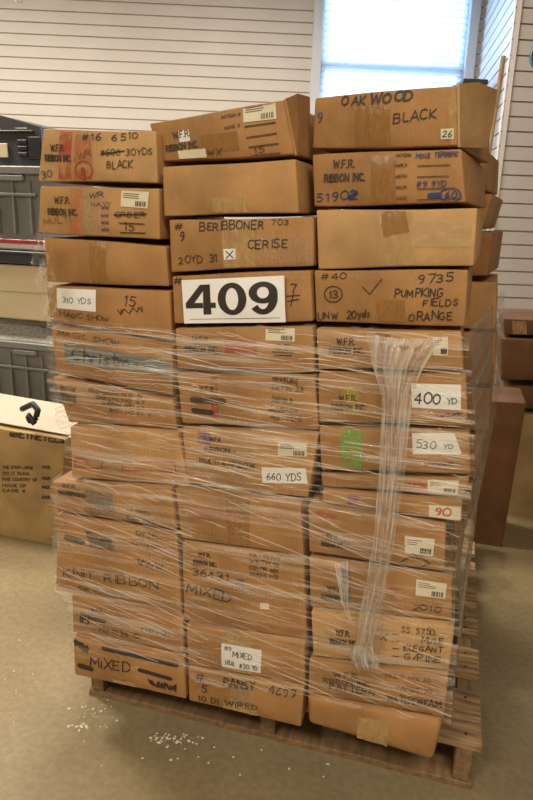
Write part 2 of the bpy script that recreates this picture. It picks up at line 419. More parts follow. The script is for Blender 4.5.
# ------------------------------------------------------------------ the room
WALL = mat('white_slatwall_laminate', (.60, .57, .545), .45, .025, 3)
GROOVE = mat('slatwall_groove', (.36, .30, .25), .7, .1)
PLAINW = mat('painted_wall', (.36, .33, .30), .7, .03)
CEIL = mat('ceiling_tile', (.42, .41, .39), .8, .03)
def slat_wall(name, A, B, n, z0, z1, pitch=.0762, g=.0085):
    """horizontal slat boards between A and B with recessed grooves"""
    k0 = math.floor(z0/pitch); prof = []; k = k0
    while k*pitch < z1:
        zb = k*pitch; lo, hi = max(z0, zb+g), min(z1, zb+pitch)
        if max(z0, zb) < min(z1, zb+g):
            prof += [(max(z0, zb), -.006, 1), (min(z1, zb+g), -.006, 1)]
        if lo < hi: prof += [(lo, 0, 0), (hi, 0, 0)]
        k += 1
    vs = []; fs = []; mi = []
    for (z, o, m_) in prof:
        for P in (A, B): vs.append(Vector((P.x, P.y, 0))+n*o+Vector((0, 0, z)))
    for i in range(len(prof)-1):
        fs.append((2*i, 2*i+1, 2*i+3, 2*i+2)); mi.append(1 if prof[i][2] or prof[i+1][2] else 0)
    # back of the board
    b = len(vs)
    for z in (z0, z1):
        for P in (A, B): vs.append(Vector((P.x, P.y, 0))-n*.03+Vector((0, 0, z)))
    fs += [(b, b+2, b+3, b+1), (0, b, b+1, 1), (len(prof)*2-2, len(prof)*2-1, b+3, b+2), (0, b, b+2, len(prof)*2-2), (1, len(prof)*2-1, b+3, b+1)]
    mi += [0]*5
    o = link(name, vs, fs, WALL); o.data.materials.append(GROOVE); o.data.polygons.foreach_set('material_index', mi)
    return struct(o)
NB = -GY
def on_back(px, py): return hit(px, py, room(0, T_BACK, 0), GY)
def on_right(px, py): return hit(px, py, room(0, T_RIGHT, 0), GY)
def s_of(P): return (P-C0).dot(EX)
S_W0, S_W1 = s_of(on_back(315, 40)), s_of(on_back(474, 40))
S_R = s_of(on_right(511, 50))
S_L, S_E, T_F = -4.4, S_R+1.4, -2.4
Z_W0, Z_W1 = 1.30, 2.93
slat_wall('wall_back', room(S_L, T_BACK, 0), room(S_W0, T_BACK, 0), NB, 0, H_CEIL)
slat_wall('wall_back_above_window', room(S_W0, T_BACK, 0), room(S_W1, T_BACK, 0), NB, Z_W1, H_CEIL)
slat_wall('wall_back_below_window', room(S_W0, T_BACK, 0), room(S_W1, T_BACK, 0), NB, 0, Z_W0)
S_C = s_of(on_back(481, 50))
slat_wall('wall_back_corner', room(S_W1, T_BACK, 0), room(S_C, T_BACK, 0), NB, 0, H_CEIL)
PR_A, PR_B = room(S_C, T_BACK, 0), room(S_R, T_RIGHT, 0)
slat_wall('wall_return', PR_A, PR_B, (PR_A-PR_B).cross(Vector((0, 0, 1))).normalized()*-1, 0, H_CEIL)
slat_wall('wall_right', room(S_R, T_RIGHT, 0), room(S_E, T_RIGHT, 0), NB, 0, H_CEIL)
def plain(name, pts, m, th=.05):
    pts = [Vector(p) for p in pts]; n = (pts[1]-pts[0]).cross(pts[2]-pts[1]).normalized()*th
    vs = pts+[p-n for p in pts]
    return struct(link(name, vs, [(0, 1, 2, 3), (7, 6, 5, 4), (0, 4, 5, 1), (1, 5, 6, 2), (2, 6, 7, 3), (3, 7, 4, 0)], m))
plain('wall_left', [room(S_L, T_F, 0), room(S_L, T_F, H_CEIL), room(S_L, T_BACK, H_CEIL), room(S_L, T_BACK, 0)][::-1], PLAINW)
plain('wall_front', [room(S_L, T_F, 0), room(S_E, T_F, 0), room(S_E, T_F, H_CEIL), room(S_L, T_F, H_CEIL)][::-1], PLAINW)
plain('wall_east', [room(S_E, T_F, 0), room(S_E, T_RIGHT, 0), room(S_E, T_RIGHT, H_CEIL), room(S_E, T_F, H_CEIL)][::-1], PLAINW)
plain('ceiling', [room(S_L, T_F, H_CEIL), room(S_L, T_BACK+.1, H_CEIL), room(S_E, T_BACK+.1, H_CEIL), room(S_E, T_F, H_CEIL)], CEIL)
# floor: worn tan sheet flooring
fm = bpy.data.materials.new('worn_tan_floor'); nt, b = nodes(fm)
n1, r1 = noise_ramp(nt, (.225, .175, .095), (.29, .23, .13), 2.2, 6)
n2, r2 = noise_ramp(nt, (.90, .90, .90), (1.05, 1.05, 1.05), 55, 8, p0=.4, p1=.6)
mx = nt.nodes.new('ShaderNodeMix'); mx.data_type = 'RGBA'; mx.blend_type = 'MULTIPLY'; mx.inputs[0].default_value = 1
nt.links.new(r1.outputs[0], mx.inputs[6]); nt.links.new(r2.outputs[0], mx.inputs[7]); nt.links.new(mx.outputs[2], b.inputs['Base Color'])
b.inputs['Roughness'].default_value = .42; b.inputs['Specular IOR Level'].default_value = .35
bp = nt.nodes.new('ShaderNodeBump'); bp.inputs['Strength'].default_value = .15; bp.inputs['Distance'].default_value = .003
nt.links.new(n2.outputs['Fac'], bp.inputs['Height']); nt.links.new(bp.outputs[0], b.inputs['Normal'])
plain('floor', [room(S_L, T_F, 0), room(S_E, T_F, 0), room(S_E, T_BACK+.1, 0), room(S_L, T_BACK+.1, 0)], fm)

# window: frame, sash rails, panes; a slatted blind hangs in front
FRAMEW = mat('white_window_frame', (.62, .66, .72), .4, .02)
GLASS = clear('window_glass', (.9, .95, 1), .08, .02)
mb = MB()
RM = Matrix((EX, GY, Vector((0, 0, 1)))).transposed()
def rb(mb, s0, s1, t0, t1, z0, z1, r=.003):
    c = room((s0+s1)/2, (t0+t1)/2, (z0+z1)/2); mb.box(c, (abs(s1-s0)/2, abs(t1-t0)/2, abs(z1-z0)/2), RM, r)
rb(mb, S_W0-.02, S_W0+.05, T_BACK-.025, T_BACK+.10, Z_W0, Z_W1)
rb(mb, S_W1-.05, S_W1+.02, T_BACK-.025, T_BACK+.10, Z_W0, Z_W1)
rb(mb, S_W0-.02, S_W1+.02, T_BACK-.03, T_BACK+.10, Z_W1-.06, Z_W1+.03)
rb(mb, S_W0-.04, S_W1+.04, T_BACK-.06, T_BACK+.10, Z_W0-.03, Z_W0+.03)
win = struct(mb.build('window_1', FRAMEW))
mb = MB(); zr = on_back(395, 68).z
rb(mb, S_W0+.05, S_W1-.05, T_BACK+.03, T_BACK+.075, zr-.035, zr+.035)
rb(mb, S_W0+.05, S_W0+.09, T_BACK+.03, T_BACK+.07, Z_W0+.03, Z_W1-.06)
rb(mb, S_W1-.09, S_W1-.05, T_BACK+.03, T_BACK+.07, Z_W0+.03, Z_W1-.06)
mb.build('window_sash', FRAMEW, win)
mb = MB(); rb(mb, S_W0+.05, S_W1-.05, T_BACK+.048, T_BACK+.052, Z_W0+.03, Z_W1-.06, .0005); mb.build('window_pane', GLASS, win)
BL = bpy.data.materials.new('white_blind_slat'); nt, b = nodes(BL)
n, r = noise_ramp(nt, (.72, .75, .78), (.78, .80, .83), 3)
nt.links.new(r.outputs[0], b.inputs['Base Color']); b.inputs['Roughness'].default_value = .45
b.inputs['Transmission Weight'].default_value = 0
tr = nt.nodes.new('ShaderNodeBsdfTranslucent'); tr.inputs[0].default_value = (.75, .85, .95, 1)
mxs = nt.nodes.new('ShaderNodeMixShader'); mxs.inputs[0].default_value = .5
out = nt.nodes['Material Output']; nt.links.new(b.outputs[0], mxs.inputs[1]); nt.links.new(tr.outputs[0], mxs.inputs[2]); nt.links.new(mxs.outputs[0], out.inputs[0])
blind = thing('window_blind', 'white horizontal slat blind glowing in the window above the pile', 'blind', room((S_W0+S_W1)/2, T_BACK, Z_W0))
mb = MB(); z = Z_W0+.06
tilt = math.radians(62); ct, st = math.cos(tilt), math.sin(tilt)
MT = Matrix((EX, GY*ct+Vector((0, 0, st)), Vector((0, 0, ct))-GY*st)).transposed()
while z < Z_W1-.12:
    mb.box(room((S_W0+S_W1)/2, T_BACK+.005, z), ((S_W1-S_W0)/2-.056, .024, .0012), MT, .0005); z += .043
adopt(mb.build('slats', BL), blind)
mb = MB(); rb(mb, S_W0+.053, S_W1-.053, T_BACK-.018, T_BACK+.028, Z_W1-.115, Z_W1-.063); adopt(mb.build('head_rail', FRAMEW), blind)
mb = MB(); rb(mb, S_W0+.055, S_W1-.055, T_BACK-.015, T_BACK+.025, Z_W0+.033, Z_W0+.048); adopt(mb.build('bottom_rail', FRAMEW), blind)
for k in (.2, .8):
    mb = MB(); s = S_W0+(S_W1-S_W0)*k; mb.tube([room(s, T_BACK-.022, Z_W0+.045), room(s, T_BACK-.022, Z_W1-.1)], .0012, 6); adopt(mb.build('lift_cord', FRAMEW), blind)
area('daylight', room((S_W0+S_W1)/2, T_BACK+.75, 2.35), room((S_W0+S_W1)/2, T_BACK-1.5, 1.6), 1.6, 1.8, 240, (.46, .72, 1.0))

# ceiling fixtures the light comes from
LENS = bpy.data.materials.new('lamp_diffuser'); nt, b = nodes(LENS)
n, r = noise_ramp(nt, (1, .85, .64), (1, .88, .68), 30); nt.links.new(r.outputs[0], b.inputs['Emission Color']); b.inputs['Emission Strength'].default_value = 1.5
for i, (s, t, p) in enumerate(LAMPS):
    o = thing('ceiling_light', 'rectangular white ceiling light fixture ' + ['behind the camera on the left', 'behind the camera on the right', 'above the left back wall', 'in front of the window'][i], 'ceiling light', room(s, t, H_CEIL), 0, 'ceiling lights')
    mb = MB(); rb(mb, s-.62, s+.62, t-.27, t+.27, H_CEIL-.06, H_CEIL-.002); adopt(mb.build('housing', FRAMEW), o)
    mb = MB(); rb(mb, s-.60, s+.60, t-.25, t+.25, H_CEIL-.07, H_CEIL-.061); adopt(mb.build('diffuser', LENS), o)

# things on the walls
P = on_right(544, 56); DISC = mat('blue_grey_enamel', (.09, .20, .26), .35, .1)
o = thing('wall_disc', 'round blue-grey disc hanging on the slat wall at the right edge', 'wall decoration', P+NB*.002)
mb = MB(); ns = 40; R_ = .082
vs = [P+NB*(.004+dz)+(EX*math.cos(a)+Vector((0, 0, 1))*math.sin(a))*rr for dz, rr in ((0, R_), (.014, R_), (.018, R_*.95), (.012, R_*.80)) for a in [2*math.pi*k/ns for k in range(ns)]]
fs = [(j*ns+k, j*ns+(k+1) % ns, (j+1)*ns+(k+1) % ns, (j+1)*ns+k) for j in range(3) for k in range(ns)] + [tuple(range(ns))[::-1], tuple(3*ns+k for k in range(ns))]
mb.add(vs, fs); adopt(mb.build('plate', DISC), o)
P = on_back(18, 1); o = thing('display_hook', 'small white hook on the slat wall at top left', 'hook', P)
mb = MB(); mb.tube([P+Vector((0, 0, .0))-NB*.003, P+NB*.05, P+NB*.075+Vector((0, 0, .005)), P+NB*.085+Vector((0, 0, .025))], .005, 8)
mb.box(P+Vector((0, 0, .01))+NB*.004, (.02, .004, .02), RM, .002); adopt(mb.build('wire', mat('white_metal', (.8, .8, .8), .3, .02)), o)
# wooden pole and dark case in the alcove
WOODP = mat('bare_wood_pole', (.25, .17, .08), .6, .15, 20)
t_ = 4.02
pa = hit(503.5, 56, room(0, t_, 0), GY); pb = hit(497, 100, room(0, t_, 0), GY); pb = pb+(pb-pa)*(pb.z/(pa.z-pb.z)) if pa.z != pb.z else pb
mb = MB(); pb.z = .002; mb.tube([pb, pa], .013, 10)
tag(mb.build('wooden_pole', WOODP), 'thin wooden pole standing in the alcove beside the window', 'pole')
Pd = hit(494, 86, room(0, 4.5, 0), GY)
mb = MB(); sc_ = min(S_R+(S_C-S_R)*(t-T_RIGHT)/(T_BACK-T_RIGHT) for t in (4.35, 4.65))-.10; DARK = mat('black_plastic', (.028, .028, .034), .4, .15)
o = thing('dark_cabinet', 'dark cabinet with sloped top standing in the alcove behind the pile', 'cabinet', room(sc_-.06, 4.5, 0))
mb = MB(); rb(mb, sc_-.08, sc_+.06, 4.37, 4.62, 0.0, Pd.z-.02, .01); adopt(mb.build('body', DARK), o)
mb = MB(); rb(mb, sc_-.09, sc_+.07, 4.36, 4.63, Pd.z-.019, Pd.z+.01, .006); adopt(mb.build('top', DARK), o)

# ------------------------------------------------------------------ the pallet
WOOD = mat('grey_brown_pallet_wood', (.33, .215, .11), .75, .5, 9, .6, 120, stretch=(1, 7, 7))
WOODS = mat('pallet_stringer_wood', (.26, .16, .075), .75, .25, 9, .6, 120, stretch=(7, 1, 7))
NAIL = mat('rusty_nail', (.05, .03, .02), .5, .2)
pal = thing('wooden_pallet', 'weathered wooden shipping pallet on the floor carrying the pile', 'pallet', (-.5, .61, 0))
rp = random.Random(3)
def deck(y0, y1, z, name, x0=-1.0, x1=0.0, m=WOOD):
    mb = MB(); vs = []; fs = []; N = 16; x0 += rp.uniform(-.006, .006)
    sec = [(y0, z-.008), (y0, z+.005), (y0+.003, z+.008), (y1-.003, z+.008), (y1, z+.005), (y1, z-.008)]
    for i in range(N+1):
        x = x0+(x1-x0)*i/N; j1, j2 = rp.uniform(-.0015, .0015), rp.uniform(-.001, .001)
        for (y, zz) in sec: vs.append(Vector((x, y+j1, zz+(j2 if zz > z else 0))))
    for i in range(N):
        for k in range(6): fs.append((i*6+k, (i+1)*6+k, (i+1)*6+(k+1) % 6, i*6+(k+1) % 6))
    fs += [(0, 1, 2, 3, 4, 5), tuple(N*6+k for k in range(6))[::-1]]
    mb.add(vs, [f[::-1] for f in fs])
    o = adopt(mb.build(name, m), pal)
    return o
for (y0, y1) in ((0, .185), (.245, .365), (.43, .535), (.595, .70), (.765, .865), (.925, 1.025), (1.08, 1.22)):
    d = deck(y0, y1, .118, 'deck_board')
    for xs in (-.975, -.5, -.035):
        for yy in (y0+.03, y1-.03): mb = MB(); mb.tube([(xs, yy, .1262), (xs, yy, .1272)], .004, 8); adopt(mb.build('nail_head', NAIL), pal)
for xs in (-.975, -.5, -.035):
    mb = MB(); mb.box((xs, .61, .0633), (.019, .607, .0455), None, .003); adopt(mb.build('stringer', WOODS), pal)
for (y0, y1) in ((.002, .12), (.36, .46), (.76, .86), (1.10, 1.216)): deck(y0, y1, .0085, 'bottom_board', -.995, -.01, WOODS)

# ------------------------------------------------------------------ the cardboard boxes, three columns in front, one behind on the right
GB = 'ribbon boxes piled on the pallet'
def B(label, px, card='mid', dy=0, **k): return carton(label, px, card, dy, group=GB, **k)

def side_flap(b, px, dy, card):
    """a stiff cardboard flap bent outwards from the right edge of the front face"""
    P_ = [hit(u[0], u[1], b.p0+Vector((0, d-.004, 0)), Vector((0, 1, 0))) for u, d in zip(px, dy)]
    n = (P_[1]-P_[0]).cross(P_[-1]-P_[0]).normalized()*.004; N = len(P_)
    fs = [tuple(range(N)), tuple(range(N, 2*N))[::-1]]+[(i, i+N, (i+1) % N+N, (i+1) % N) for i in range(N)]
    return link('flap', [b.Mi @ q for q in P_]+[b.Mi @ (q+n) for q in P_], fs, CARD[card], b.root)
# left column, top to bottom
b = B('light tan box marked 6510 with red paint stripe, top of the left column', [(42,128),(157,130),(159,184),(37,182)], 'light', .0, turn=0)
b.patch('paint_stripe', [(60,131),(73,132),(72,181),(59,181)], SM_RED)
b.patch('paint_stripe', [(76,134),(92,135),(94,182),(74,180)], smear('orange_spray', (.55, .16, .05)))
b.logo(46, 72.5, 151, 161, .02)
b.write('#16', (84,141), (102,139.5), 8, wd=.12); b.write('6510', (113,140.5), (139,139), 7.5, wd=.12)
b.write('#600 30YDS', (101,155.7), (153,155), 7, wd=.12); b.line([(103,154),(125,151)], 1)
b.write('BLACK', (108,168.5), (133,168), 8, wd=.12); b.write('WR', (79,160), (93,156), 7, BROWNINK, .11)
b.write('30', (42,181-1.5), (54,176), 8, BLUE, .11); b.ring((85,170), 8.5, 9, 1, RED); b.write('8', (82,176), (87,176), 11, RED, .1)
b = B('tan box with orange paint stripe and number 15, second in the left column', [(39,185),(160,187),(161,241),(37,234)], 'tan', .004)
b.patch('paint_stripe', [(71,187),(84,188),(83,237),(70,236)], smear('orange_paint', (.62, .20, .05)))
b.patch('packing_tape', [(82,190),(110,191),(110,238),(81,236)], TAPEG)
b.logo(49, 79, 203, 214.5, .03)
b.write('MULTI', (44,225), (72,222), 7, BROWNINK, .1); b.write('WR', (90,198), (105,196.5), 6); b.write('NAVY', (93,206), (112,206), 4.5, PRINT)
b.sticker([(122,190.5),(149.5,192),(148,208.5),(121.5,206.5)])
b.write('ORDER', (116,217), (146,217), 6); b.line([(115,215),(147,214)], 1)
b.write('15', (126,230), (136,230), 8); b.line([(120,223),(145,224)], .9); b.line([(121,232.5),(146,233)], .9)
for y in (209, 217, 224, 231): b.write('WW', (103,y), (110,y), 3.5, PRINT, .2, 'printed_field', jit=0)
b = B('plain tan box without writing, third in the left column', [(43,236),(167,245),(170,288),(46,283)], 'mid', .012, bulge=.006)
b.patch('packing_tape', [(90,241),(108,242),(107,287),(91,286)], TAPE)
b = B('brown box with a white yardage label at its left, fourth in the left column', [(45,285),(171,290),(173,343),(50,322)], 'mid', .012)
lb = b.sticker([(57,287.5),(96.5,289.5),(97.5,311.5),(57.5,308)], PAPER, False, 'label'); b.write('310 YDS', (63,302.5), (92,304), 6, GREEN, .13, parent=lb)
b.write('15', (125,305), (136,307), 11, wd=.1); b.scribble((118,312), (143,309), 3, 7, .9); b.write('MAGIC SHOW', (60,316), (110,321), 5, PRINT)
b = B('brown box sealed with a strip of grey duct tape under stretch film', [(50,325),(173,345),(174,397),(55,373)], 'mid', .0)
b.write('MAGIC SHOW', (58,335), (120,346), 6, PRINT, .12)
du = b.patch('duct_tape', [(64.5,342),(171,361),(172,376),(66,362.5)], DUCT, n=18, rough=.001)
b.write('Christmas', (73,359.5), (147,370), 12, INK, .2, parent=du)
b = B('brown box with a black ink blot at its left, sixth in the left column', [(52,376),(174,399),(178,430),(68,423)], 'mid', .006)
b.patch('ink_blot', [(60,385),(76,388),(77,407),(60,403)], SM_BLK); b.write('TYPE', (62,401), (78,402), 5, PRINT)
for i, y in enumerate((392, 398, 404, 411)): b.write('RIBBON NO 57 YDS'[i:i+11], (90+7*i,y), (142+3*i,y+6), 4, PRINT, .16)
b = B('tan box with two small red outlined rectangles, seventh in the left column', [(69,425),(179,432),(190,487),(71,478)], 'tan', -.004)
b.lines([[(75.6,457.7),(103,460),(102.5,468),(75,466.5),(75.6,457.7)]], 1, RED, 'printed_frame'); b.lines([[(123.7,460.5),(175,462),(176,472),(124,469),(123.7,460.5)]], 1, RED, 'printed_frame')
b = B('dark orange box with a grey spray mark, eighth in the left column', [(51,481),(172,487),(178,531),(56,511)], 'mid', -.01)
b.patch('paint_mark', [(86,489),(112,493),(116,518),(92,514)], SM_GRY); b.write('W.F.R.', (63,486.5), (77,487.5), 4.5, PRINT, .2, 'printed_name', jit=0); b.line([(60,491),(86,495)], 4, PRINT, 'printed_name')
b.write('MIXED', (128,512), (149,516), 4.5); b.write('400 YDS', (126,519), (155,524), 5)
b = B('tall box with KNIT RIBBON written low, ninth in the left column', [(56,513),(178,533),(183,617),(55,591)], 'mid', -.004)
b.line([(67,537),(83,541)], 6, PRINT, 'printed_name'); b.patch('paint_mark', [(86,530),(110,536),(118,552),(90,546)], SM_BLK)
b.write('OTTE', (136,534), (156,538), 5); b.write('PATTERN', (132,544), (160,548), 4, PRINT); b.scribble((136,560), (164,566), 3, 10, 1.2); b.write('KNIT RIBBON', (64,575), (160,588), 9, PRINT, .12)
b.write('56 YARDS', (78,589), (125,598), 4, PRINT)
b = B('brown box numbered 5, second from the bottom of the left column', [(71,593),(184,619),(185,655),(72,633)], 'mid', -.008)
b.write('W.F.R.', (92,611), (104,613), 4.5, PRINT, .2, 'printed_name', jit=0); b.line([(90,617),(106,620)], 4, PRINT, 'printed_name'); b.write('#5', (80,622), (90,624), 11)
b.write('MULTI 36 YD', (100,630), (140,638), 5, PRINT); b.write('CHIFFON', (142,630), (170,636), 5, PRINT)
b = B('box marked MIXED between thick black strokes, bottom of the left column', [(72,636),(185,657),(187,700),(74,675)], 'mid', -.014)
b.scribble((75,642), (88,649), 3, 9, 2.6); b.line([(80,665),(92,668)], 5.5, INK, 'marker_stroke'); b.line([(104,647.5),(140,656),(177,665)], 4.2, INK, 'marker_stroke')
b.write('MIXED', (91,664), (131,672), 10, wd=.12); b.line([(140,669),(171,678)], 4.2, INK, 'marker_stroke'); b.scribble((150,681), (177,688), 3.4, 13, 1.8)
b.patch('torn_tape', [(113,679),(135,682),(137,689),(112,685)], TAPEL, rough=.004); b.patch('tape_scrap', [(131,664),(141,666),(141,671),(131,669)], TAPEL)

# middle column
b = B('tilted brown box with cream label, top of the middle column', [(148,122),(287,98),(297,156),(160,163)], 'mid', .0, turn=5, depth=.34)
side_flap(b, [(286,98.5),(298,93.5),(310,97),(310,152),(297,155)], [0,.06,.12,.12,0], 'mid')
b.logo(167, 199, 140, 152, -.16, h=7); b.sticker([(179,131),(189,129.5),(191,141),(180,142.5)], PAPER, False)
b.patch('packing_tape', [(201,136),(238,131),(240,150),(203,154)], TAPE); b.patch('paper_tape', [(178,151),(206,148.5),(207,158),(180,160)], CREAM, rough=.001)
b.sticker([(243,106),(275.5,100),(277,119),(244.5,123)]); b.write('ACTION #', (222,119), (241,115.6), 3.4, PRINT, .2, 'printed_field', jit=0); b.write('NAME #', (226,130), (241,127), 3.4, PRINT, .2, 'printed_field', jit=0)
b.lines([[(246,127),(276,122.5)],[(248,138),(277,133.5)],[(250,147.5),(279,143.5)],[(252,156),(280,153)]], 1, PRINT, 'printed_lines')
b.write('WX', (209,156), (222,155), 6.5, wd=.12); b.write('15', (256,154), (266,152.5), 7, wd=.12)
b = B('plain tan corrugated box with taped seam, second in the middle column', [(161,166),(297,158),(300,214),(163,217)], 'tan', -.012, turn=2, bulge=.006)
b.patch('packing_tape', [(213,198),(246,198),(248,215),(214,216)], TAPEL, rough=.001)
b = B('box marked CERISE with a glossy tape patch, third in the middle column', [(168,219),(315,216),(315,267),(170,273)], 'mid', .0)
b.patch('packing_tape', [(222,221),(254,220),(256,270),(224,271)], TAPEL); b.patch('shiny_tape', [(256,236),(312,234),(312,262),(257,264)], TAPEG)
b.write('#', (174,230), (182,230), 8); b.write('9', (180,241), (184,241), 9); b.write('BERIBBONER', (201,231), (264,228), 9, wd=.13); b.write('703', (272,225), (289,224), 6)
b.write('CERISE', (248.7,248.5), (287,247), 9, wd=.12); b.write('20YD 31', (179,263.5), (218,261), 8, wd=.11)
lb = b.sticker([(224,249),(236,248.5),(236.5,259),(224.5,260)], PAPER, False); b.write('X', (226,258), (233,257.5), 8, wd=.13, parent=lb)
m4 = b = B('box behind the large white number sign, fourth in the middle column', [(171,275),(312,269),(314,323),(173,325)], 'mid', .0)
b.write('7', (290,291), (296,291), 9); b.lines([[(287,296),(300,295)],[(288,301),(299,299)],[(294,292),(291,306)]], .9); b.write('#', (173,285), (181,285), 8)
b = B('box with reddish print and small cream label, just below the number sign', [(174,327),(314,325),(316,374),(176,370)], 'mid', .003)
b.logo(186, 219, 343, 352, .02); b.patch('red_print', [(225,338),(258,340),(258,354),(226,352)], SM_RED); b.sticker([(266,326),(295,327.5),(295,341.5),(266,340)])
b.write('25', (276,349), (289,349.5), 6); b.lines([[(273,351),(294,352)],[(275,355),(292,355)]], .8)
b = B('box with a narrow red vertical stripe, sixth in the middle column', [(176,373),(316,376),(320,431),(181,424)], 'mid', .0)
b.patch('paint_stripe', [(211,375),(218,375),(219,420),(212,419)], SM_RED); b.write('W.F.R.', (200,391), (215,392), 6, PRINT, .2, 'printed_name', jit=0); b.line([(193,399),(224,401)], 6, PRINT, 'printed_name'); b.line([(194,410),(212,412)], 5, INK, 'marker_stroke')
for i, y in enumerate((368, 381, 389, 400, 410, 418)): b.write(['MAKE','TEXTURE','SATIN 33','CHIFFON 10','BLUSH RR','40 YDS'][i], (272-(i > 3)*2,max(y,379)), (293+(i % 3)*5,max(y,379)+3), 5, PRINT, .15)
b = B('box with a blue paint dab and a white yardage label, seventh in the middle column', [(181,427),(320,433),(309,499),(186,484)], 'tan', .0)
b.patch('paint_dab', [(198,425),(210,427),(211,444),(198,443)], SM_BLU); b.write('W.F.R.', (210,441), (222,442), 5, PRINT, .2, 'printed_name', jit=0); b.write('RIBBON', (205,451), (230,452), 5, PRINT, .2, 'printed_name', jit=0)
b.sticker([(278.5,441.5),(307,443),(307,456.5),(278.5,455)]); lb = b.sticker([(262.5,466),(306,468),(308,483.5),(263,482)], PAPER, False); b.write('660 YDS', (268,479), (301,480.5), 8, PRINT, .12, parent=lb)
b.write('MULTI RAINBOW', (200,462), (255,468), 6, PRINT, .13); b.patch('packing_tape', [(232,447),(254,449),(252,484),(232,482)], TAPEG)
b = B('dark orange box with faint red print, eighth in the middle column', [(174,487),(302,503),(305,557),(180,539)], 'mid', -.004)
b.write('RIBBONS', (193,516), (240,522), 9, REDP, .2, 'printed_name', jit=0); b.patch('packing_tape', [(226,496),(250,499),(250,548),(228,546)], TAPE)
b = B('tall box marked MIXED with tiny label, third from the bottom of the middle column', [(181,541),(305,559),(308,641),(183,621)], 'mid', -.004)
b.logo(194, 217, 556, 564, .1, h=5); b.write('36431', (193,575), (228,580), 8, wd=.13); b.write('MIXED', (186,591), (231,602), 10, wd=.12); b.patch('ink_blot', [(237,577),(245,578),(245,588),(237,587)], SM_BLU)
for i, y in enumerate((556, 562, 568, 574)): b.write(['PATTERN','WIDTH 12','COLOR MIX','YARDS 400'][i], (250,y), (279,y+4), 4, PRINT, .18)
b.sticker([(261,601),(270,602),(270,608.5),(261,607.5)], CREAM, False)
b = B('box with a white handwritten label, second from the bottom of the middle column', [(185,624),(306,643),(306,686),(187,665)], 'mid', -.01)
b.patch('packing_tape', [(223,631),(252,636),(252,676),(223,671)], TAPEL)
lb = b.sticker([(222,642),(262,649.5),(261,672.5),(222,666)], PAPER, False); b.write('#9', (225,649), (232,650), 4.5, parent=lb); b.write('MIXED', (233,656), (252,659), 6, parent=lb); b.write('188', (225,663), (235,665), 5, parent=lb); b.write('#30 YD', (240,667), (258,670), 5, parent=lb)
b = B('box marked PANSY 4699, bottom of the middle column', [(187,667),(305,688),(302,728),(188,701)], 'mid', -.016)
b.write('#', (196,679), (205,680), 8); b.write('5', (202,691), (207,692), 8); b.write('PANSY', (224,684.5), (254,690), 9, wd=.13); b.write('4699', (269,692), (295,697), 8, wd=.12)
b.write('10 DI', (199,700), (218,703), 6); b.write('WIRED', (226,705), (258,710), 6); b.patch('packing_tape', [(232,684),(256,688),(254,716),(231,711)], TAPEG)
b.patch('torn_tape', [(224,702),(258,708),(256,718),(222,710)], TAPEL, rough=.004)

# right column
b = B('large box marked OAKWOOD BLACK, top of the right column', [(314,96),(460,83),(460,148),(311,150)], 'mid', .01, turn=11, depth=.34)
side_flap(b, [(459.5,83.5),(478,82),(498,90),(493,122),(487,148),(460,147)], [0,.10,.20,.20,.18,0], 'light')
b.patch('packing_tape', [(354.6,107),(391,106),(391,147),(356,148)], TAPE, rough=.001); b.patch('packing_tape', [(449,88),(459,86),(459,147),(450,147)], TAPEL)
b.write('OAK', (342,106), (367,104.5), 11, wd=.15); b.write('WOOD', (371,104), (413,101), 11, wd=.22); b.write('BLACK', (395,123.4), (436,118), 10, wd=.13); b.write('9', (317,122), (322,122), 10, BLUE, .1)
lb = b.sticker([(441,129),(454,128.5),(454,139),(441,139.5)], CREAM, False); b.write('26', (443,137.5), (452,137), 7, wd=.15, parent=lb)
b = B('box with printed form lines and number 5190, second in the right column', [(311,153),(463,147),(467,204),(313,208)], 'mid', .0, turn=7)
b.logo(325, 365.5, 168.5, 182, -.03, h=8.5); b.patch('packing_tape', [(371,156),(396,155),(396,205),(372,206)], TAPE); b.write('51902', (318,202), (358,199.5), 9, BLUE, .12)
b.line([(350,198),(357,193)], 4, BLUE)
for i, y in enumerate((157, 167, 178, 189, 200)): b.write(['PATTERN','NAME #','WIDTH','COLOR','YDS'][i], (396.5,y), (411 if i == 0 else 407,y-.5), 3, PRINT, .22, 'printed_field', jit=0)
b.lines([[(418,166),(450,165)],[(418,177),(449,176)],[(418,189),(447,188)],[(418,200),(462,198)]], .9, PRINT, 'printed_lines')
b.write('MOLE TERRIFIC', (416,158), (459,156), 5, BLUE, .2); b.write('#9 9YD', (417,187), (446,185.5), 6, BLUE, .16); b.line([(430,195.5),(440,195)], 5, BLUE); b.ring((450.5,195), 10.5, 7, 1.2, BLUE); b.write('60', (445,198.5), (456,198), 7.5, BLUE, .15)
b = B('light tan box sealed with wide tape and no writing, third in the right column', [(315,209),(479,207),(475,267),(317,270)], 'light', -.015, turn=3, bulge=.006)
b.patch('packing_tape', [(379,209),(412,208.5),(416,267),(380,268)], TAPEL, rough=.001); b.patch('brown_tape', [(380,209),(405,209),(410,232),(384,237)], TAPE, rough=.0015)
b.patch('wide_tape', [(411,221),(472,220),(471,247),(412,248)], clear('pale_paper_tape', (.60, .42, .20), .6, .35, dict(scale=(6, 12, 1), lo=.4, hi=.8, a=.3, b=.7, bump=.1)), rough=.001)
b = B('box marked 9735 PUMPKIN FIELDS ORANGE, fourth in the right column', [(313,269),(470,268.5),(466,328),(315,323)], 'mid', .0, turn=2)
b.write('#40', (321,280), (347,279), 7.5, wd=.12); b.line([(363,287),(370,294),(382,279)], 1); b.write('9735', (418,283), (453,281.5), 9, wd=.13); b.ring((333.6,294), 9, 8, .9); b.write('13', (329,298), (338,298), 8, wd=.12)
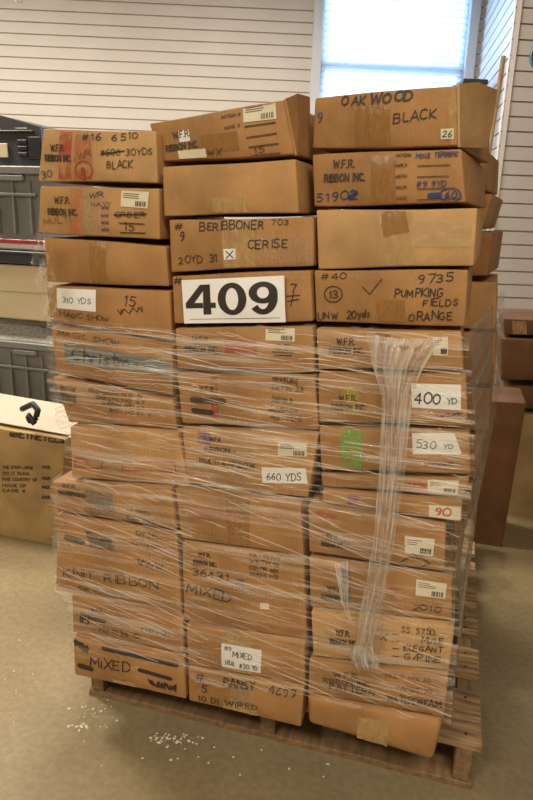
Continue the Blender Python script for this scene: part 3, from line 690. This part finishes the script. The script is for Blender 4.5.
b.write('PUMPKING', (395,296.5), (442,296.5), 9, wd=.13); b.write('FIELDS', (424,305.5), (458,305.5), 7.5, wd=.13); b.write('ORANGE', (409,320.5), (452,319), 9, wd=.12); b.write('UNW', (319,319.5), (338,318.5), 8, wd=.12); b.write('20yds', (347,318), (370,317), 8, wd=.13)
b.patch('packing_tape', [(376,300),(405,299),(406,322),(378,321)], TAPE)
b = B('tan box with small cream label under the film, fifth in the right column', [(315,328),(463,331),(465,371),(317,370)], 'tan', .004)
b.logo(330, 364, 344, 353, .02, h=7); b.sticker([(433,337),(448,336.5),(448,355),(433,355)]); b.patch('packing_tape', [(376,331),(390,331),(390,369),(376,369)], TAPE)
b = B('box with a white label reading 400 YD, sixth in the right column', [(317,373),(468,375),(469,427),(318,423)], 'mid', -.006)
b.patch('paint_dab', [(343,387),(362,388),(361,414),(344,414)], SM_YEL); b.logo(332, 366, 400, 409, .02, h=6)
lb = b.sticker([(411,383),(461,384.5),(461,410),(412,407)], PAPER, False); b.write('400', (414,402), (440,403), 11.5, wd=.14, parent=lb); b.write('YD', (446.5,403.5), (457,404), 6.5, wd=.13, parent=lb)
b.scribble((436,416), (462,413), 1.5, 7, .9); b.patch('packing_tape', [(377,376),(390,376),(391,422),(377,422)], TAPE)
b = B('box with a torn white label reading 530 YD, seventh in the right column', [(318,426),(471,431),(472,475),(320,471)], 'mid', -.002)
b.patch('paint_dab', [(341,426),(362,428),(362,468),(342,466)], SM_GRN); lb = b.sticker([(412,433),(454,432.5),(462,453.7),(413,453.5)], PAPER, False); b.write('530', (416,447), (435,448), 8, wd=.1, parent=lb); b.write('YD', (443,448), (453,448), 5, wd=.12, parent=lb)
b.scribble((425,464), (452,463), 1.5, 8, 1); b.line([(348,470),(383,473)], 2, SM_YEL, 'pen_mark')
b = B('thin box with cream barcode label under the torn 530 label, eighth in the right column', [(320,473),(471,478),(465,498),(321,487)], 'mid', .004, bulge=.002)
b.sticker([(427.6,479.5),(459,480.5),(457.6,494),(427.6,492)]); b.write('SATIN', (408,487), (426,488.5), 6, RED, .16)
b = B('thin box with a red number on its cream label, ninth in the right column', [(321,489),(464,500),(463,524),(321,503)], 'tan', .0, bulge=.002)
lb = b.sticker([(429,504.5),(461,506.5),(460.6,520),(429,517)], CREAM, False); b.write('90', (434,514.5), (450,515.5), 8, RED, .2, parent=lb); b.patch('paint_dab', [(347,493),(360,494),(359,506),(347,505)], SM_PUR)
b = B('narrower box with cream label and pen loop, fifth from the bottom, right column', [(307,504),(447,526),(446,573),(308,553)], 'mid', -.006)
b.logo(322, 344, 537, 545, .12, h=6); b.write('SILK PRINT', (316,516), (337,520), 6, REDP, .16); b.sticker([(405,535),(435,538.5),(433,555.5),(405,552)]); b.line([(401,561),(410,556),(422,557),(430,563),(420,567),(405,566)], 1); b.line([(413,552),(420,558)], 1)
b = B('box with cream label under the film, fourth from the bottom of the right column', [(308,556),(454,577),(453,622),(309,608)], 'mid', .0)
b.sticker([(416.4,578.5),(447,583.5),(445,598.5),(415.6,594)]); b.write('2010', (412,608), (440,612), 6, PRINT, .14); b.logo(322, 350, 590, 599, .1, h=6); b.patch('paint_dab', [(338,566),(350,568),(352,600),(340,596)], SM_GRY)
b.write('30', (391,590), (398,591), 5, RED)
b = B('tan box marked MULE ELEGANT G/PINE, third from the bottom of the right column', [(310,610),(456,627),(450,672),(312,657)], 'light', -.01)
b.logo(331, 357, 634, 643, .08, h=6); b.write('X', (381,638), (388,639), 8, wd=.1)
b.write('SS. 5750,', (402,631), (436,635), 6, wd=.12); b.write('MULE', (421,641), (443,644), 6.5, wd=.14); b.write('ELEGANT', (404,648), (442,652), 6, wd=.14); b.write('G/PINE', (405,658), (441,662), 7, wd=.14)
b.lines([[(393,y),(399,y+.6)] for y in (632, 639, 646, 654, 663)], 1, PRINT, 'printed_lines'); b.patch('packing_tape', [(362,619),(384,622),(383,661),(362,659)], TAPEG)
b = B('box marked WATERDREAM, second from the bottom of the right column', [(308,660),(450,674),(445,719),(307,693)], 'mid', -.014)
b.logo(324, 372, 674, 681, .1, h=5); b.write('PATTERN', (330,688), (374,694), 7, wd=.14); b.write('MULTI MIX 30', (386,676), (430,682), 4, PRINT); b.write('WATERDREAM', (387,700), (440,707), 7, wd=.15); b.write('YARDS 20', (396,688), (432,693), 4.5, PRINT); b.line([(402,708),(432,713)], .8)
b = B('box with plain face and taped bottom seam, bottom of the right column', [(306,695),(444,722),(434,763),(307,724)], 'mid', -.022, bulge=.005, r=.012)
b.patch('packing_tape', [(358,716),(388,721),(387,751),(357,744)], TAPEL, rough=.002); b.patch('brown_tape', [(310,698),(311,706),(311,718),(310,712)], TAPE)

# second row, seen past the right column
YR = .46
def RBX(label, px, card, turn=0, Y=YR, depth=.36): return Carton('cardboard_box', label, px, Y, card, depth, turn, group=GB)
RBX('brown box end peeking out right of the 5190 box', [(400,141),(486,147),(484,190),(398,186)], 'mid', 8)
RBX('tilted tan box peeking out behind the light taped box', [(400,193),(494,193),(483,230),(400,229)], 'mid', 7)
RBX('deep orange box peeking out right of the PUMPKIN box', [(400,231),(494,231),(488,277),(400,276)], 'deep', 7)
rr_ = [(498,282,330,'tan'), (497,332,385,'mid'), (492,387,432,'mid'), (484,434,478,'mid'), (474,480,520,'mid'), (464,522,560,'mid'), (459,562,600,'mid'), (455,602,611,'mid')]
names = ['topmost', 'second', 'third', 'fourth', 'fifth', 'sixth', 'seventh', 'lowest']
for (xr, y0, y1, c), nm in zip(rr_, names):
    RBX('box in the hidden back column under film, %s of those wrapped' % nm, [(380,y0-2),(xr,y0),(xr-2,y1),(378,y1-3)], c, 3)

# ------------------------------------------------------------------ the number sign
sg = thing('number_sign', 'white paper sign with bold black number 409 on the middle column', 'sign', m4.root.matrix_basis @ Vector((0, 0, .01)))
SIGN = mat('sign_paper', (.86, .86, .84), .5, .01)
def sw(X, Z, off): return m4.root.matrix_basis @ m4.P(X, Z, off)
m4.root.matrix_basis = Matrix.LocRotScale(m4.root.location, m4.root.rotation_euler, None)
c = [m4.L(*u) for u in ((183.5,279.8),(285.5,275.2),(287,321.5),(186,322.8))]
def sq(u, v): return (c[0]*(1-u)+c[1]*u)*(1-v)+(c[3]*(1-u)+c[2]*u)*v
vs = []; fs = []
for off in (.009, .0098):
    for j in range(5):
        for i in range(9):
            p = sq(i/8, j/4); vs.append(sw(p[0], p[1], off))
for k, fl in ((0, 0), (45, 1)):
    for j in range(4):
        for i in range(8):
            a = k+j*9+i; q = (a, a+9, a+10, a+1); fs.append(q if fl else q[::-1])
for i in range(8): fs += [(i, i+1, i+46, i+45), (36+i, 81+i, 82+i, 37+i)]
for j in range(4): fs += [(j*9, j*9+45, j*9+54, j*9+9), (j*9+8, j*9+17, j*9+62, j*9+53)]
adopt(link('sheet', vs, fs, SIGN), sg)
def digit(shapes, name='digit'):
    """shapes: list of (outer ring, inner ring) or polygon, in sheet u,v"""
    V = []; F = []
    def pt(p):
        q = sq(*p); V.append(sw(q[0], q[1], .0104)); return len(V)-1
    for s_ in shapes:
        if isinstance(s_, tuple):
            a = [pt(p) for p in s_[0]]; b_ = [pt(p) for p in s_[1]]; n_ = len(a); cl = 1 if len(s_) > 2 else 0
            for i in range(n_-1+cl): F.append((a[i], a[(i+1) % n_], b_[(i+1) % n_], b_[i]))
        else:
            n_ = 8; g = [[pt(tuple((s_[0][k]*(1-i/n_)+s_[1][k]*i/n_)*(1-j/n_)+(s_[3][k]*(1-i/n_)+s_[2][k]*i/n_)*j/n_ for k in (0, 1))) for i in range(n_+1)] for j in range(n_+1)]
            for j in range(n_):
                for i in range(n_): F.append((g[j][i], g[j+1][i], g[j+1][i+1], g[j][i+1]))
    adopt(link(name, V, F, INK), sg)
def oval(cx, cy, rx, ry, n=40): return [(cx+rx*math.cos(2*math.pi*k/n), cy+ry*math.sin(2*math.pi*k/n)) for k in range(n)]
# 4
digit([[(.215,.12),(.285,.12),(.285,.80),(.205,.80)], [(.185,.12),(.215,.12),(.215,.26),(.215,.265)], [(.185,.12),(.215,.26),(.118,.53),(.03,.53)], [(.03,.53),(.205,.53),(.205,.65),(.03,.65)], [(.285,.53),(.335,.53),(.335,.65),(.285,.65)]])
# 0
digit([(oval(.50, .46, .142, .36), oval(.50, .46, .062, .245), 1)])
# 9: closed bowl and a tail
bowl = (oval(.80, .34, .135, .235), oval(.80, .34, .056, .125), 1)
out_t = [(.935-.0*t, .34) for t in (0,)]
tail_o = []; tail_i = []
for k in range(15):
    t = k/14; a = -math.pi*.02+t*math.pi*.80
    tail_o.append((.795+.142*math.cos(a), .45+.37*math.sin(a))); tail_i.append((.795+.062*math.cos(a*1.02), .45+.25*math.sin(a*1.02)))
tail_o = [(.937,.34)]+tail_o; tail_i = [(.857,.34)]+tail_i
digit([bowl, (tail_o, tail_i)])
V = []; digit([[(.06,.90),(.95,.895),(.95,.905),(.06,.91)]], 'underline')

# ------------------------------------------------------------------ stretch film
def film(name, col, lo, hi, rot, sc, a=.49, b_=.74, rough=.11): return clear(name, col, .4, rough, dict(scale=sc, rot=rot, lo=lo, hi=hi, a=a, b=b_, dist=.6, bump=1.0), spec=.9)
FA = film('stretch_film_upper', (.84, .78, .68), .02, .62, .03, (2.4, 75, 1))
FB = film('stretch_film_lower', (.84, .78, .68), .02, .55, .24, (2.4, 60, 1))
FS = film('stretch_film_bunched', (.86, .83, .76), .12, .80, 0, (70, 6, 1), .38, .72)
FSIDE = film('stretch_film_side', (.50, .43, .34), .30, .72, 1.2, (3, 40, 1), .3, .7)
STR = clear('film_fold_glint', (.90, .85, .76), .45, .08, spec=1.0)  # folds of the film, their glints put into this pale colour
def interp(tab, z):
    tab = sorted(tab, key=lambda p: p[1])
    if z <= tab[0][1]: return tab[0][0]
    for i in range(len(tab)-1):
        if z <= tab[i+1][1]:
            t = (z-tab[i][1])/(tab[i+1][1]-tab[i][1]+1e-9); t = t*t*(3-2*t)
            return tab[i][0]*(1-t)+tab[i+1][0]*t
    return tab[-1][0]
def tab(pts, Y): return [(w.x, w.z) for w in (at(p[0], p[1], YF(p[1])-.038 if Y is None else Y) for p in pts)]
LE = tab([(37,240),(41,262),(44,300),(46,340),(46,380),(54,415),(63,448),(64,468),(50,484),(53,520),(53,560),(54,592),(67,607),(69,640),(70,680)], None)
RE = tab([(469,330),(471,380),(475,430),(474,475),(467,520),(454,560),(458,600),(459,640),(453,690),(450,730)], None)
BE = tab([(506,272),(503,330),(502,380),(497,410),(492,435),(481,480),(470,530),(463,580),(459,640),(457,690)], .84)
zy = [(YF(p), at(250, p, YF(p)).z) for p in range(100, 760, 30)]
def yfront(z): return interp(zy, z)-.034
wrap = thing('stretch_wrap', 'clear stretch film wound round the pile with a bunched tail hanging in front', 'plastic wrap', (-.55, .3, .13))
def film_pt(u, z, off=0):
    """u: 0..1 left side from the back, 1..4 front, 4..5 right side to the back, 5..6 back"""
    xl, xr, xb = interp(LE, z)-off*.3, interp(RE, z)+off*.3, interp(BE, z)+off*.3; yf = yfront(z)-off
    if u < 1: return Vector((xl, .34+(yf-.34)*u, z))
    if u < 4: 
        t = (u-1)/3; return Vector((xl+(xr-xl)*t, yf-.004*math.sin(math.pi*3*t)**2, z))
    t = u-4; return Vector((xr+(xb-xr)*t, yf+(.86-yf)*t, z))
def edge(tabu, u):
    for i in range(len(tabu)-1):
        if u <= tabu[i+1][0]:
            t = (u-tabu[i][0])/(tabu[i+1][0]-tabu[i][0]+1e-9); return tabu[i][1]*(1-t)+tabu[i+1][1]*t
    return tabu[-1][1]
def sheet(name, u0, u1, top, bot, m, off, nu, nv, amp=.0022, seed=1):
    r = random.Random(seed); ph = [r.uniform(0, 6.28) for _ in range(8)]; vs = []; uv = []; fs = []
    for i in range(nu+1):
        u = u0+(u1-u0)*i/nu; zt = edge(top, u)+.004*math.sin(u*17+ph[0])+.003*math.sin(u*41+ph[1]); zb = edge(bot, u)+.005*math.sin(u*13+ph[2])+.003*math.sin(u*37+ph[3])
        for j in range(nv+1):
            z = zb+(zt-zb)*j/nv; o = off+amp*(math.sin(z*150+u*3+ph[4])+.8*math.sin(z*310-u*5+ph[5])+.7*math.sin(u*9+z*40+ph[6]))
            p = film_pt(u, z, max(o, off*.4)); vs.append(p)
            s_ = u*.33 if u >= 1 and u <= 4 else u*.4
            uv.append((s_, z))
    for i in range(nu):
        for j in range(nv):
            a = i*(nv+1)+j; fs.append((a, a+nv+1, a+nv+2, a+1))
    return adopt(link(name, vs, fs, m, None, True, uv), wrap)
Z = lambda px, py: at(px, py, -.07).z
topA = [(.0, Z(45,300)), (1, Z(45,312)), (1.2, Z(60,318)), (2, Z(172,330)), (3, Z(313,328)), (4, Z(470,332)), (5, at(504,290,.84).z)]
botA = [(0, Z(66,478)), (1, Z(66,478)), (2, Z(185,489)), (3, Z(312,507)), (4, Z(466,528)), (5, at(482,470,.84).z)]
topB = [(0, Z(48,470)), (1, Z(48,472)), (2, Z(185,478)), (3, Z(312,496)), (4, Z(466,515)), (5, at(482,460,.84).z)]
botB = [(0, Z(66,630)), (1, Z(66,645)), (1.9, Z(180,655)), (2.1, Z(190,668)), (3, Z(306,683)), (4, Z(450,712)), (5, at(460,640,.84).z)]
sheet('film_layer', 0, 4, topA, botA, FA, .0, 150, 60, seed=1)
sheet('film_layer', 0, 4, topB, botB, FB, .003, 150, 70, seed=2)
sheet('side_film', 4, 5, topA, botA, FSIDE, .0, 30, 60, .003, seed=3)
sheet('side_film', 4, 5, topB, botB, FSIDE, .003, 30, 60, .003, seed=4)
# sagging loose film over the left corner
vs = []; uv = []; fs = []; r = random.Random(5); nu, nv = 8, 26
for j in range(nv+1):
    t = j/nv; px0 = 36+9*t-7*math.sin(math.pi*min(1, t*1.3))*1.0; py = 232+92*t
    for i in range(nu+1):
        s_ = i/nu; p = at(px0+ (6+14*math.sin(math.pi*t))*s_+1.6*math.sin(j*1.9+i), py+2*math.sin(i*2.1+j*.6), -.05-.02*math.sin(s_*9+j*.8)-.015)
        vs.append(p); uv.append((s_*.08, t*.25))
for j in range(nv):
    for i in range(nu):
        a = j*(nu+1)+i; fs.append((a, a+nu+1, a+nu+2, a+1))
adopt(link('loose_film_edge', vs, fs, film('stretch_film_loose', (.84, .80, .72), .03, .60, .8, (30, 30, 1), .42, .72), None, True, uv), wrap)
# folds: long fine pleats across the film, pale strips painted in for glints
def pleats(name, n, u0, u1, top, bot, sl, seed, off, wmin=.0003, wmax=.0013):
    r = random.Random(seed); vs = []; fs = []
    for _ in range(n):
        u = r.uniform(u0, u1-.1); ln = r.uniform(.08, .9)*r.uniform(.2, 1); w = r.uniform(wmin, wmax)*r.uniform(.5, 1); k = sl+r.gauss(0, .05)
        z0 = r.uniform(edge(bot, u), edge(top, u)); m_ = max(3, int(ln*14)); prev = None; bow = r.uniform(-.006, .006)
        for i in range(m_+1):
            t = i/m_; uu = u+ln*t
            if uu > u1: break
            z = z0+k*ln*t*.33+bow*math.sin(math.pi*t)
            if not edge(bot, uu)+.003 < z < edge(top, uu)-.003: break
            ww = w*math.sin(math.pi*min(1, max(.03, t)))**.5+.0002
            p = film_pt(uu, z, off); b0 = len(vs); vs += [p-Vector((0, 0, ww)), p+Vector((0, -ww*.8, 0)), p+Vector((0, 0, ww))]
            if prev is not None: fs += [(prev, b0, b0+1, prev+1), (prev+1, b0+1, b0+2, prev+2)]
            prev = b0
    o = adopt(link(name, vs, fs, STR, None, True), wrap); o['kind'] = 'stuff'; return o
pleats('film_pleat_glints', 330, 1.0, 4.0, topA, botA, -.03, 11, .006)
pleats('film_pleat_glints', 120, 1.0, 2.2, topB, botB, -.22, 12, .009)
pleats('film_pleat_glints', 150, 2.0, 4.0, topB, botB, -.17, 13, .009)
# bunched tail
ctl = [(333, 366, 446), (345, 368, 437), (365, 372, 424), (395, 382, 412), (430, 381, 409), (470, 379, 405), (510, 376, 399), (550, 372, 392), (590, 364, 386), (620, 358, 379), (640, 357, 374), (652, 352, 373), (662, 350, 380), (668, 356, 378)]
nv, nu = 70, 36; vs = []; uv = []; fs = []
for j in range(nv+1):
    t = j/nv; y = 333+335*t
    k = max(i for i in range(len(ctl)) if ctl[i][0] <= y) if y > 333 else 0; k = min(k, len(ctl)-2)
    q = (y-ctl[k][0])/(ctl[k+1][0]-ctl[k][0]); x0 = ctl[k][1]*(1-q)+ctl[k+1][1]*q; x1 = ctl[k][2]*(1-q)+ctl[k+1][2]*q
    for i in range(nu+1):
        s_ = i/nu; dep = YF(y)-.044-.010*(.5+.5*math.sin(s_*30+1.5*math.sin(t*4)))-.014*math.sin(math.pi*s_)*min(1, .3+t)
        rag = 3*math.sin(j*.7+i*1.1) if (y > 648) else .5*math.sin(j*.5+i)
        vs.append(at(x0+(x1-x0)*s_+rag*.5, y+rag+ (6*math.sin(s_*3) if t < .03 else 0), dep)); uv.append((s_*.16+.02*math.sin(t*6), t*.9))
for j in range(nv):
    for i in range(nu):
        a = j*(nu+1)+i; fs.append((a, a+nu+1, a+nu+2, a+1))
adopt(link('bunched_tail', vs, fs, FS, None, True, uv), wrap)
# second short dangling wisp
vs = []; uv = []; fs = []
for j in range(31):
    t = j/30; xc = 341+6*t+10*max(0, t-.7); y = 562+58*t; wd_ = 7*(1-.65*t)
    for i in range(7):
        s_ = i/6-.5; vs.append(at(xc+wd_*2*s_, y+1.5*math.sin(i+j), YF(y)-.046-.006*math.sin(i*2.2+t*5))); uv.append((s_*.05, t*.2))
for j in range(30):
    for i in range(6):
        a = j*7+i; fs.append((a, a+7, a+8, a+1))
adopt(link('dangling_wisp', vs, fs, FS, None, True, uv), wrap)

# ------------------------------------------------------------------ things standing behind on the left
def floor_at(px, py): 
    d = ray(px, py); return CAM+d*(-CAM.z/d.z)
YB = floor_at(55, 545).y
b = Carton('shipping_carton', 'large tan carton with printed text standing on the floor left of the pile', [(-70,416),(66,439),(57,545),(-60,540)], YB, 'olive', .34, 0, bulge=.006)
b.write('emETNETELS', (10,436), (64,443), 7, PRINT, .3, 'printed_name', jit=0)
for i, y in enumerate((468, 474, 480, 486, 491)): b.write(['THE STEM LARGE','DO IT RUNS','FIVE COUNTRY OF','MADE OF','CASE 6'][i], (4,y), ([34,30,38,27,26][i],y+1), 3, PRINT, .25, 'printed_text', jit=0)
for i, y in enumerate((468, 479, 488, 498)): b.write('MADE', (43,y), (51,y+.4), 3, PRINT, .25, 'printed_text', jit=0)
WCARD = mat('white_lined_cardboard', (.50, .44, .35), .6, .04)
def flap(pts, name='flap', m=WCARD, root=b.root, th=.003):
    P_ = [Vector(p) for p in pts]; n = (P_[1]-P_[0]).cross(P_[2]-P_[0]).normalized()*th
    vs = P_+[p+n for p in P_]; N = len(P_)
    fs = [tuple(range(N)), tuple(range(N, 2*N))[::-1]]+[(i, i+N, (i+1) % N+N, (i+1) % N) for i in range(N)]
    return adopt(link(name, vs, fs, m), root)
f0 = at(-60, 414, YB+.006); f1 = at(66, 437, YB+.006)
flap([f0+Vector((0, .30, .015)), f1+Vector((-.02, .30, .015)), f1+Vector((0, .02, .002)), f0+Vector((0, .02, .002))])
flap([f1+Vector((.002, .01, 0)), f1+Vector((.002, .32, 0)), f1+Vector((.10, .30, -.05)), f1+Vector((.10, .03, -.05))])
mb = MB(); cp = [at(22, 409, YB+.02), at(33, 404, YB+.0), at(38, 410, YB-.012), at(36, 418, YB-.02), at(30, 421, YB-.02), at(28, 415, YB-.022), at(35, 424, YB-.022)]
sm = []
for i in range(len(cp)-1):
    for k in range(5): sm.append(cp[i].lerp(cp[i+1], k/5))
mb.tube(sm+[cp[-1]], .011, 8); tag(mb.build('black_cable', DARK, None, True), 'short black cable curled over the top of the floor carton', 'cable')

GREY = mat('grey_tote_plastic', (.20, .205, .20), .45, .08, 6)
GREYD = mat('dark_grey_plastic', (.05, .055, .062), .4, .1, 6)
YT = YB+.50
def tote(label, xr, ytop, ybot, name='storage_tote', m=GREY, W=.62, D=.42):
    a = at(xr, ytop, YT); zt = a.z; zb = at(xr, ybot, YT).z; x1 = a.x; x0 = x1-W; H = zt-zb
    o = thing(name, label, 'tote', ((x0+x1)/2, YT+D/2, zb))
    mb = MB(); tp = .025; n = 7; vs = []; fs = []
    ring_ = [(0, tp), (1, 0)]
    for (w, tt) in ring_:
        z = zb+H*w; vs += [(x0+tt, YT+tt, z), (x1-tt, YT+tt, z), (x1-tt, YT+D-tt, z), (x0+tt, YT+D-tt, z)]
    vs += [(x0+.006, YT+.006, zt), (x1-.006, YT+.006, zt), (x1-.006, YT+D-.006, zt), (x0+.006, YT+D-.006, zt), (x0+.03, YT+.03, zb+.01), (x1-.03, YT+.03, zb+.01), (x1-.03, YT+D-.03, zb+.01), (x0+.03, YT+D-.03, zb+.01)]
    for k in range(4): 
        q = (k+1) % 4; fs += [(k, q, 4+q, 4+k), (4+k, 4+q, 8+q, 8+k), (8+k, 8+q, 12+q, 12+k)]
    fs += [(3, 2, 1, 0), (12, 13, 14, 15)]
    mb.add(vs, fs); adopt(mb.build('body', m), o)
    mb = MB(); mb.box(((x0+x1)/2, YT-.004, zt-.014), (W/2+.012, .012, .016), None, .004); mb.box((x1+.004, YT+D/2, zt-.014), (.012, D/2, .016), None, .004); mb.box((x0-.004, YT+D/2, zt-.014), (.012, D/2, .016), None, .004); mb.box(((x0+x1)/2, YT+D+.004, zt-.014), (W/2+.012, .012, .016), None, .004)
    adopt(mb.build('rim', m), o)
    mb = MB()
    for k in range(n):
        x = x0+.06+(W-.12)*k/(n-1); mb.box((x, YT+.004, zb+H*.45), (.005, .010, H*.38), None, .002)
    mb.box(((x0+x1)/2, YT+.0, zb+H*.62), (W/2-.03, .008, .006), None, .002)
    adopt(mb.build('ribs', m), o)
    mb = MB(); mb.box((x1-.14, YT-.006, zt-.045), (.06, .010, .012), None, .004); adopt(mb.build('handle', m), o)
    return x0, x1, zb, zt
x0, x1, zl, zt2 = tote('large grey ribbed tote standing behind the floor carton, lower of two', 53, 345, 412)
# it stands on a second, mostly hidden crate
o = thing('storage_crate', 'dark crate on the floor below the grey totes, hidden by the carton', 'crate', ((x0+x1)/2, YT+.2, 0))
mb = MB(); mb.box(((x0+x1)/2, YT+.21, (zl-.002)/2), (.29, .19, (zl-.004)/2), None, .01); adopt(mb.build('body', GREYD), o)
mb = MB(); mb.box(((x0+x1)/2, YT+.21, zl-.02), (.30, .20, .014), None, .004); adopt(mb.build('rim', GREYD), o)
# crumpled clear cover on the tote
CL = clear('clear_plastic_cover', (.50, .49, .44), .75, .2, dict(scale=(14, 14, 1), lo=.55, hi=.95, a=.35, b=.65, bump=1.0))
zc1 = at(40, 323, YT).z; vs = []; uv = []; fs = []; N = 16; r = random.Random(8)
for j in range(N+1):
    for i in range(N+1):
        u, v = i/N, j/N; e = min(u, 1-u, v, 1-v); h = (zc1-zt2-.008)*min(1, e*5)
        vs.append((x0+(x1-x0)*u, YT+.42*v, zt2+.004+h*(.86+.14*r.random()))); uv.append((u*3, v*3))
for j in range(N):
    for i in range(N):
        a = j*(N+1)+i; fs.append((a, a+1, a+N+2, a+N+1))
tag(link('plastic_cover', vs, fs, CL, None, True, uv), 'crumpled clear plastic cover lying on the lower grey tote', 'plastic cover')
CRM = mat('cream_carton', (.56, .48, .31), .6, .05, 5)
def block(name, label, cat, xr, yt, yb, m, W=.60, D=.40, dy=0, extra=None):
    a = at(xr, yt, YT+dy); zb = at(xr, yb, YT+dy).z; o = thing(name, label, cat, (a.x-W/2, YT+dy+D/2, zb))
    mb = MB(); mb.box((a.x-W/2, YT+dy+D/2, (a.z+zb)/2), (W/2, D/2, (a.z-zb)/2-.001), None, .006); adopt(mb.build('body', m), o)
    return o, a.x, zb, a.z
o, xa, zb, za = block('cream_box', 'plain cream box in the stack left of the pile, under the dark tray', 'box', 47, 267, 322, CRM)
mb = MB(); mb.box((xa-.30, YT-.0006, zb+.004+(za-zb)*.5), (.296, .0008, .0015), None, .0003); adopt(mb.build('lid_seam', mat('seam_shadow_brown', (.30, .24, .14), .7)), o)
o, xa, zb, za = block('black_tray', 'shallow black tray in the left background stack', 'tray', 46, 252.5, 266, GREYD, .62, .42, -.006)
mb = MB(); mb.box((xa-.31, YT-.012, za-.006), (.315, .008, .006), None, .002); adopt(mb.build('rim', GREYD), o)
o, xa, zb, za = block('white_tray', 'white tray with red woven top edge under the upper grey tote', 'tray', 44, 240.5, 251.5, mat('white_plastic', (.70, .66, .64), .4, .03), .62, .42)
REDW = mat('red_woven_strip', (.36, .03, .05), .5, .35, 120)
mb = MB(); mb.box((xa-.31, YT-.003, za-.010), (.305, .003, .008), None, .001); adopt(mb.build('red_strip', REDW), o)
x0, x1, zb, zt1 = tote('light grey tote with wide rim carrying the black machine, upper of two', 41, 167, 240)
mb = MB()
# black office machine
a = at(41, 124, YT+.02); zt_ = a.z; xw = .56
o = thing('office_machine', 'black plastic machine with sloping lid on top of the upper grey tote', 'machine', (x1-xw/2, YT+.2, zt1+.003))
vs = [(x1-xw, YT+.02, zt1+.003), (x1-.005, YT+.02, zt1+.003), (x1-.005, YT+.38, zt1+.003), (x1-xw, YT+.38, zt1+.003),
      (x1-xw, YT+.03, zt_+.04), (x1-.20, YT+.03, zt_+.035), (x1-.012, YT+.03, zt_-.01), (x1-.012, YT+.36, zt_-.01), (x1-.20, YT+.36, zt_+.035), (x1-xw, YT+.36, zt_+.04)]
fs = [(0, 3, 2, 1), (0, 1, 6, 5, 4), (1, 2, 7, 6), (2, 3, 9, 8, 7), (3, 0, 4, 9), (4, 5, 8, 9), (5, 6, 7, 8)]
adopt(link('body', vs, fs, GREYD), o)
zm = (zt1+zt_)/2
mb = MB(); mb.box((x1-.24, YT+.021, zt_-.028), (.20, .006, .004), None, .003); adopt(mb.build('lid_seam', DARK), o)
mb = MB()
for k in range(3): mb.box((x1-.095, YT+.020, zm-.035+.025*k), (.022, .006, .008), None, .002)
mb.box((x1-.04, YT+.020, zm-.01), (.028, .005, .045), None, .003); adopt(mb.build('buttons', DARK), o)
mb = MB(); mb.box((at(0, 150, YT).x, YT+.018, at(0, 150, YT).z), (.025, .004, .028), None, .004); adopt(mb.build('pale_sticker', CREAM), o)
mb = MB(); mb.box((x1-.10, YT+.024, zt_-.018), (.03, .004, .004), None, .002); adopt(mb.build('slot', GREY), o)

# ------------------------------------------------------------------ things standing behind on the right
YH = max(1.27, floor_at(480, 557).y)
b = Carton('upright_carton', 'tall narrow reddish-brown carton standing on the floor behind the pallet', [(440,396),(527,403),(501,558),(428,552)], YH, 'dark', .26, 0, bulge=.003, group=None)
b.off = .001
b.patch('packing_tape', [(440,400),(470,401),(452,410),(438,409)], TAPE)
YS = YH+.34
def back_box(label, px, card, depth=.36, dy=0): return Carton('brown_carton', label, px, YS+dy, card, depth, 0, bulge=.003, group='boxes stacked in the right background')
b = back_box('big dull brown carton on the floor at the right edge, lowest of its stack', [(498,413),(600,417),(590,534),(486,529)], 'olive')
b.patch('bottom_tape', [(495,524),(590,529),(590,534),(494,529)], TAPEL)
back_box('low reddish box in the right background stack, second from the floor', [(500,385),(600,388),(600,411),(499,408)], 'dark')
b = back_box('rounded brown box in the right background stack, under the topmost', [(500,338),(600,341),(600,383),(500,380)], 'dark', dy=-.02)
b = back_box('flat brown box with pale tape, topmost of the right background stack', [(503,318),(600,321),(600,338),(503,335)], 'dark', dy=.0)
b.patch('packing_tape', [(512,321),(526,321.5),(527,335),(513,334)], TAPEL)

# ------------------------------------------------------------------ white crumbs on the floor in front
r = random.Random(21); mb = MB()
def crumb(px, py, s):
    p = floor_at(px, py); a = r.uniform(0, 3); n = 6
    ring_ = [(p.x+s*math.cos(a+k)*r.uniform(.6, 1.2), p.y+s*math.sin(a+k)*r.uniform(.6, 1.2), .0006) for k in range(n)]
    mb.add(ring_+[(x_*.6+p.x*.4, y_*.6+p.y*.4, .0008+s*.35) for x_, y_, z_ in ring_], [tuple(range(n, 2*n))]+[(k, (k+1) % n, n+(k+1) % n, n+k) for k in range(n)])
for cx, cy, rx, ry, n in ((95, 715, 26, 16, 36), (180, 739, 26, 9, 44), (80, 728, 8, 4, 12), (160, 740, 9, 4, 18), (260, 760, 150, 40, 22), (20, 690, 25, 60, 14)):
    for _ in range(n): crumb(r.gauss(cx, rx*.5), min(799, r.gauss(cy, ry*.5)), abs(r.gauss(.0018, .0012))+.0007)
tag(mb.build('foam_crumbs', mat('white_foam', (.66, .64, .56), .7, .05)), 'white foam crumbs scattered on the floor in front of the pallet', 'crumbs', kind='stuff')
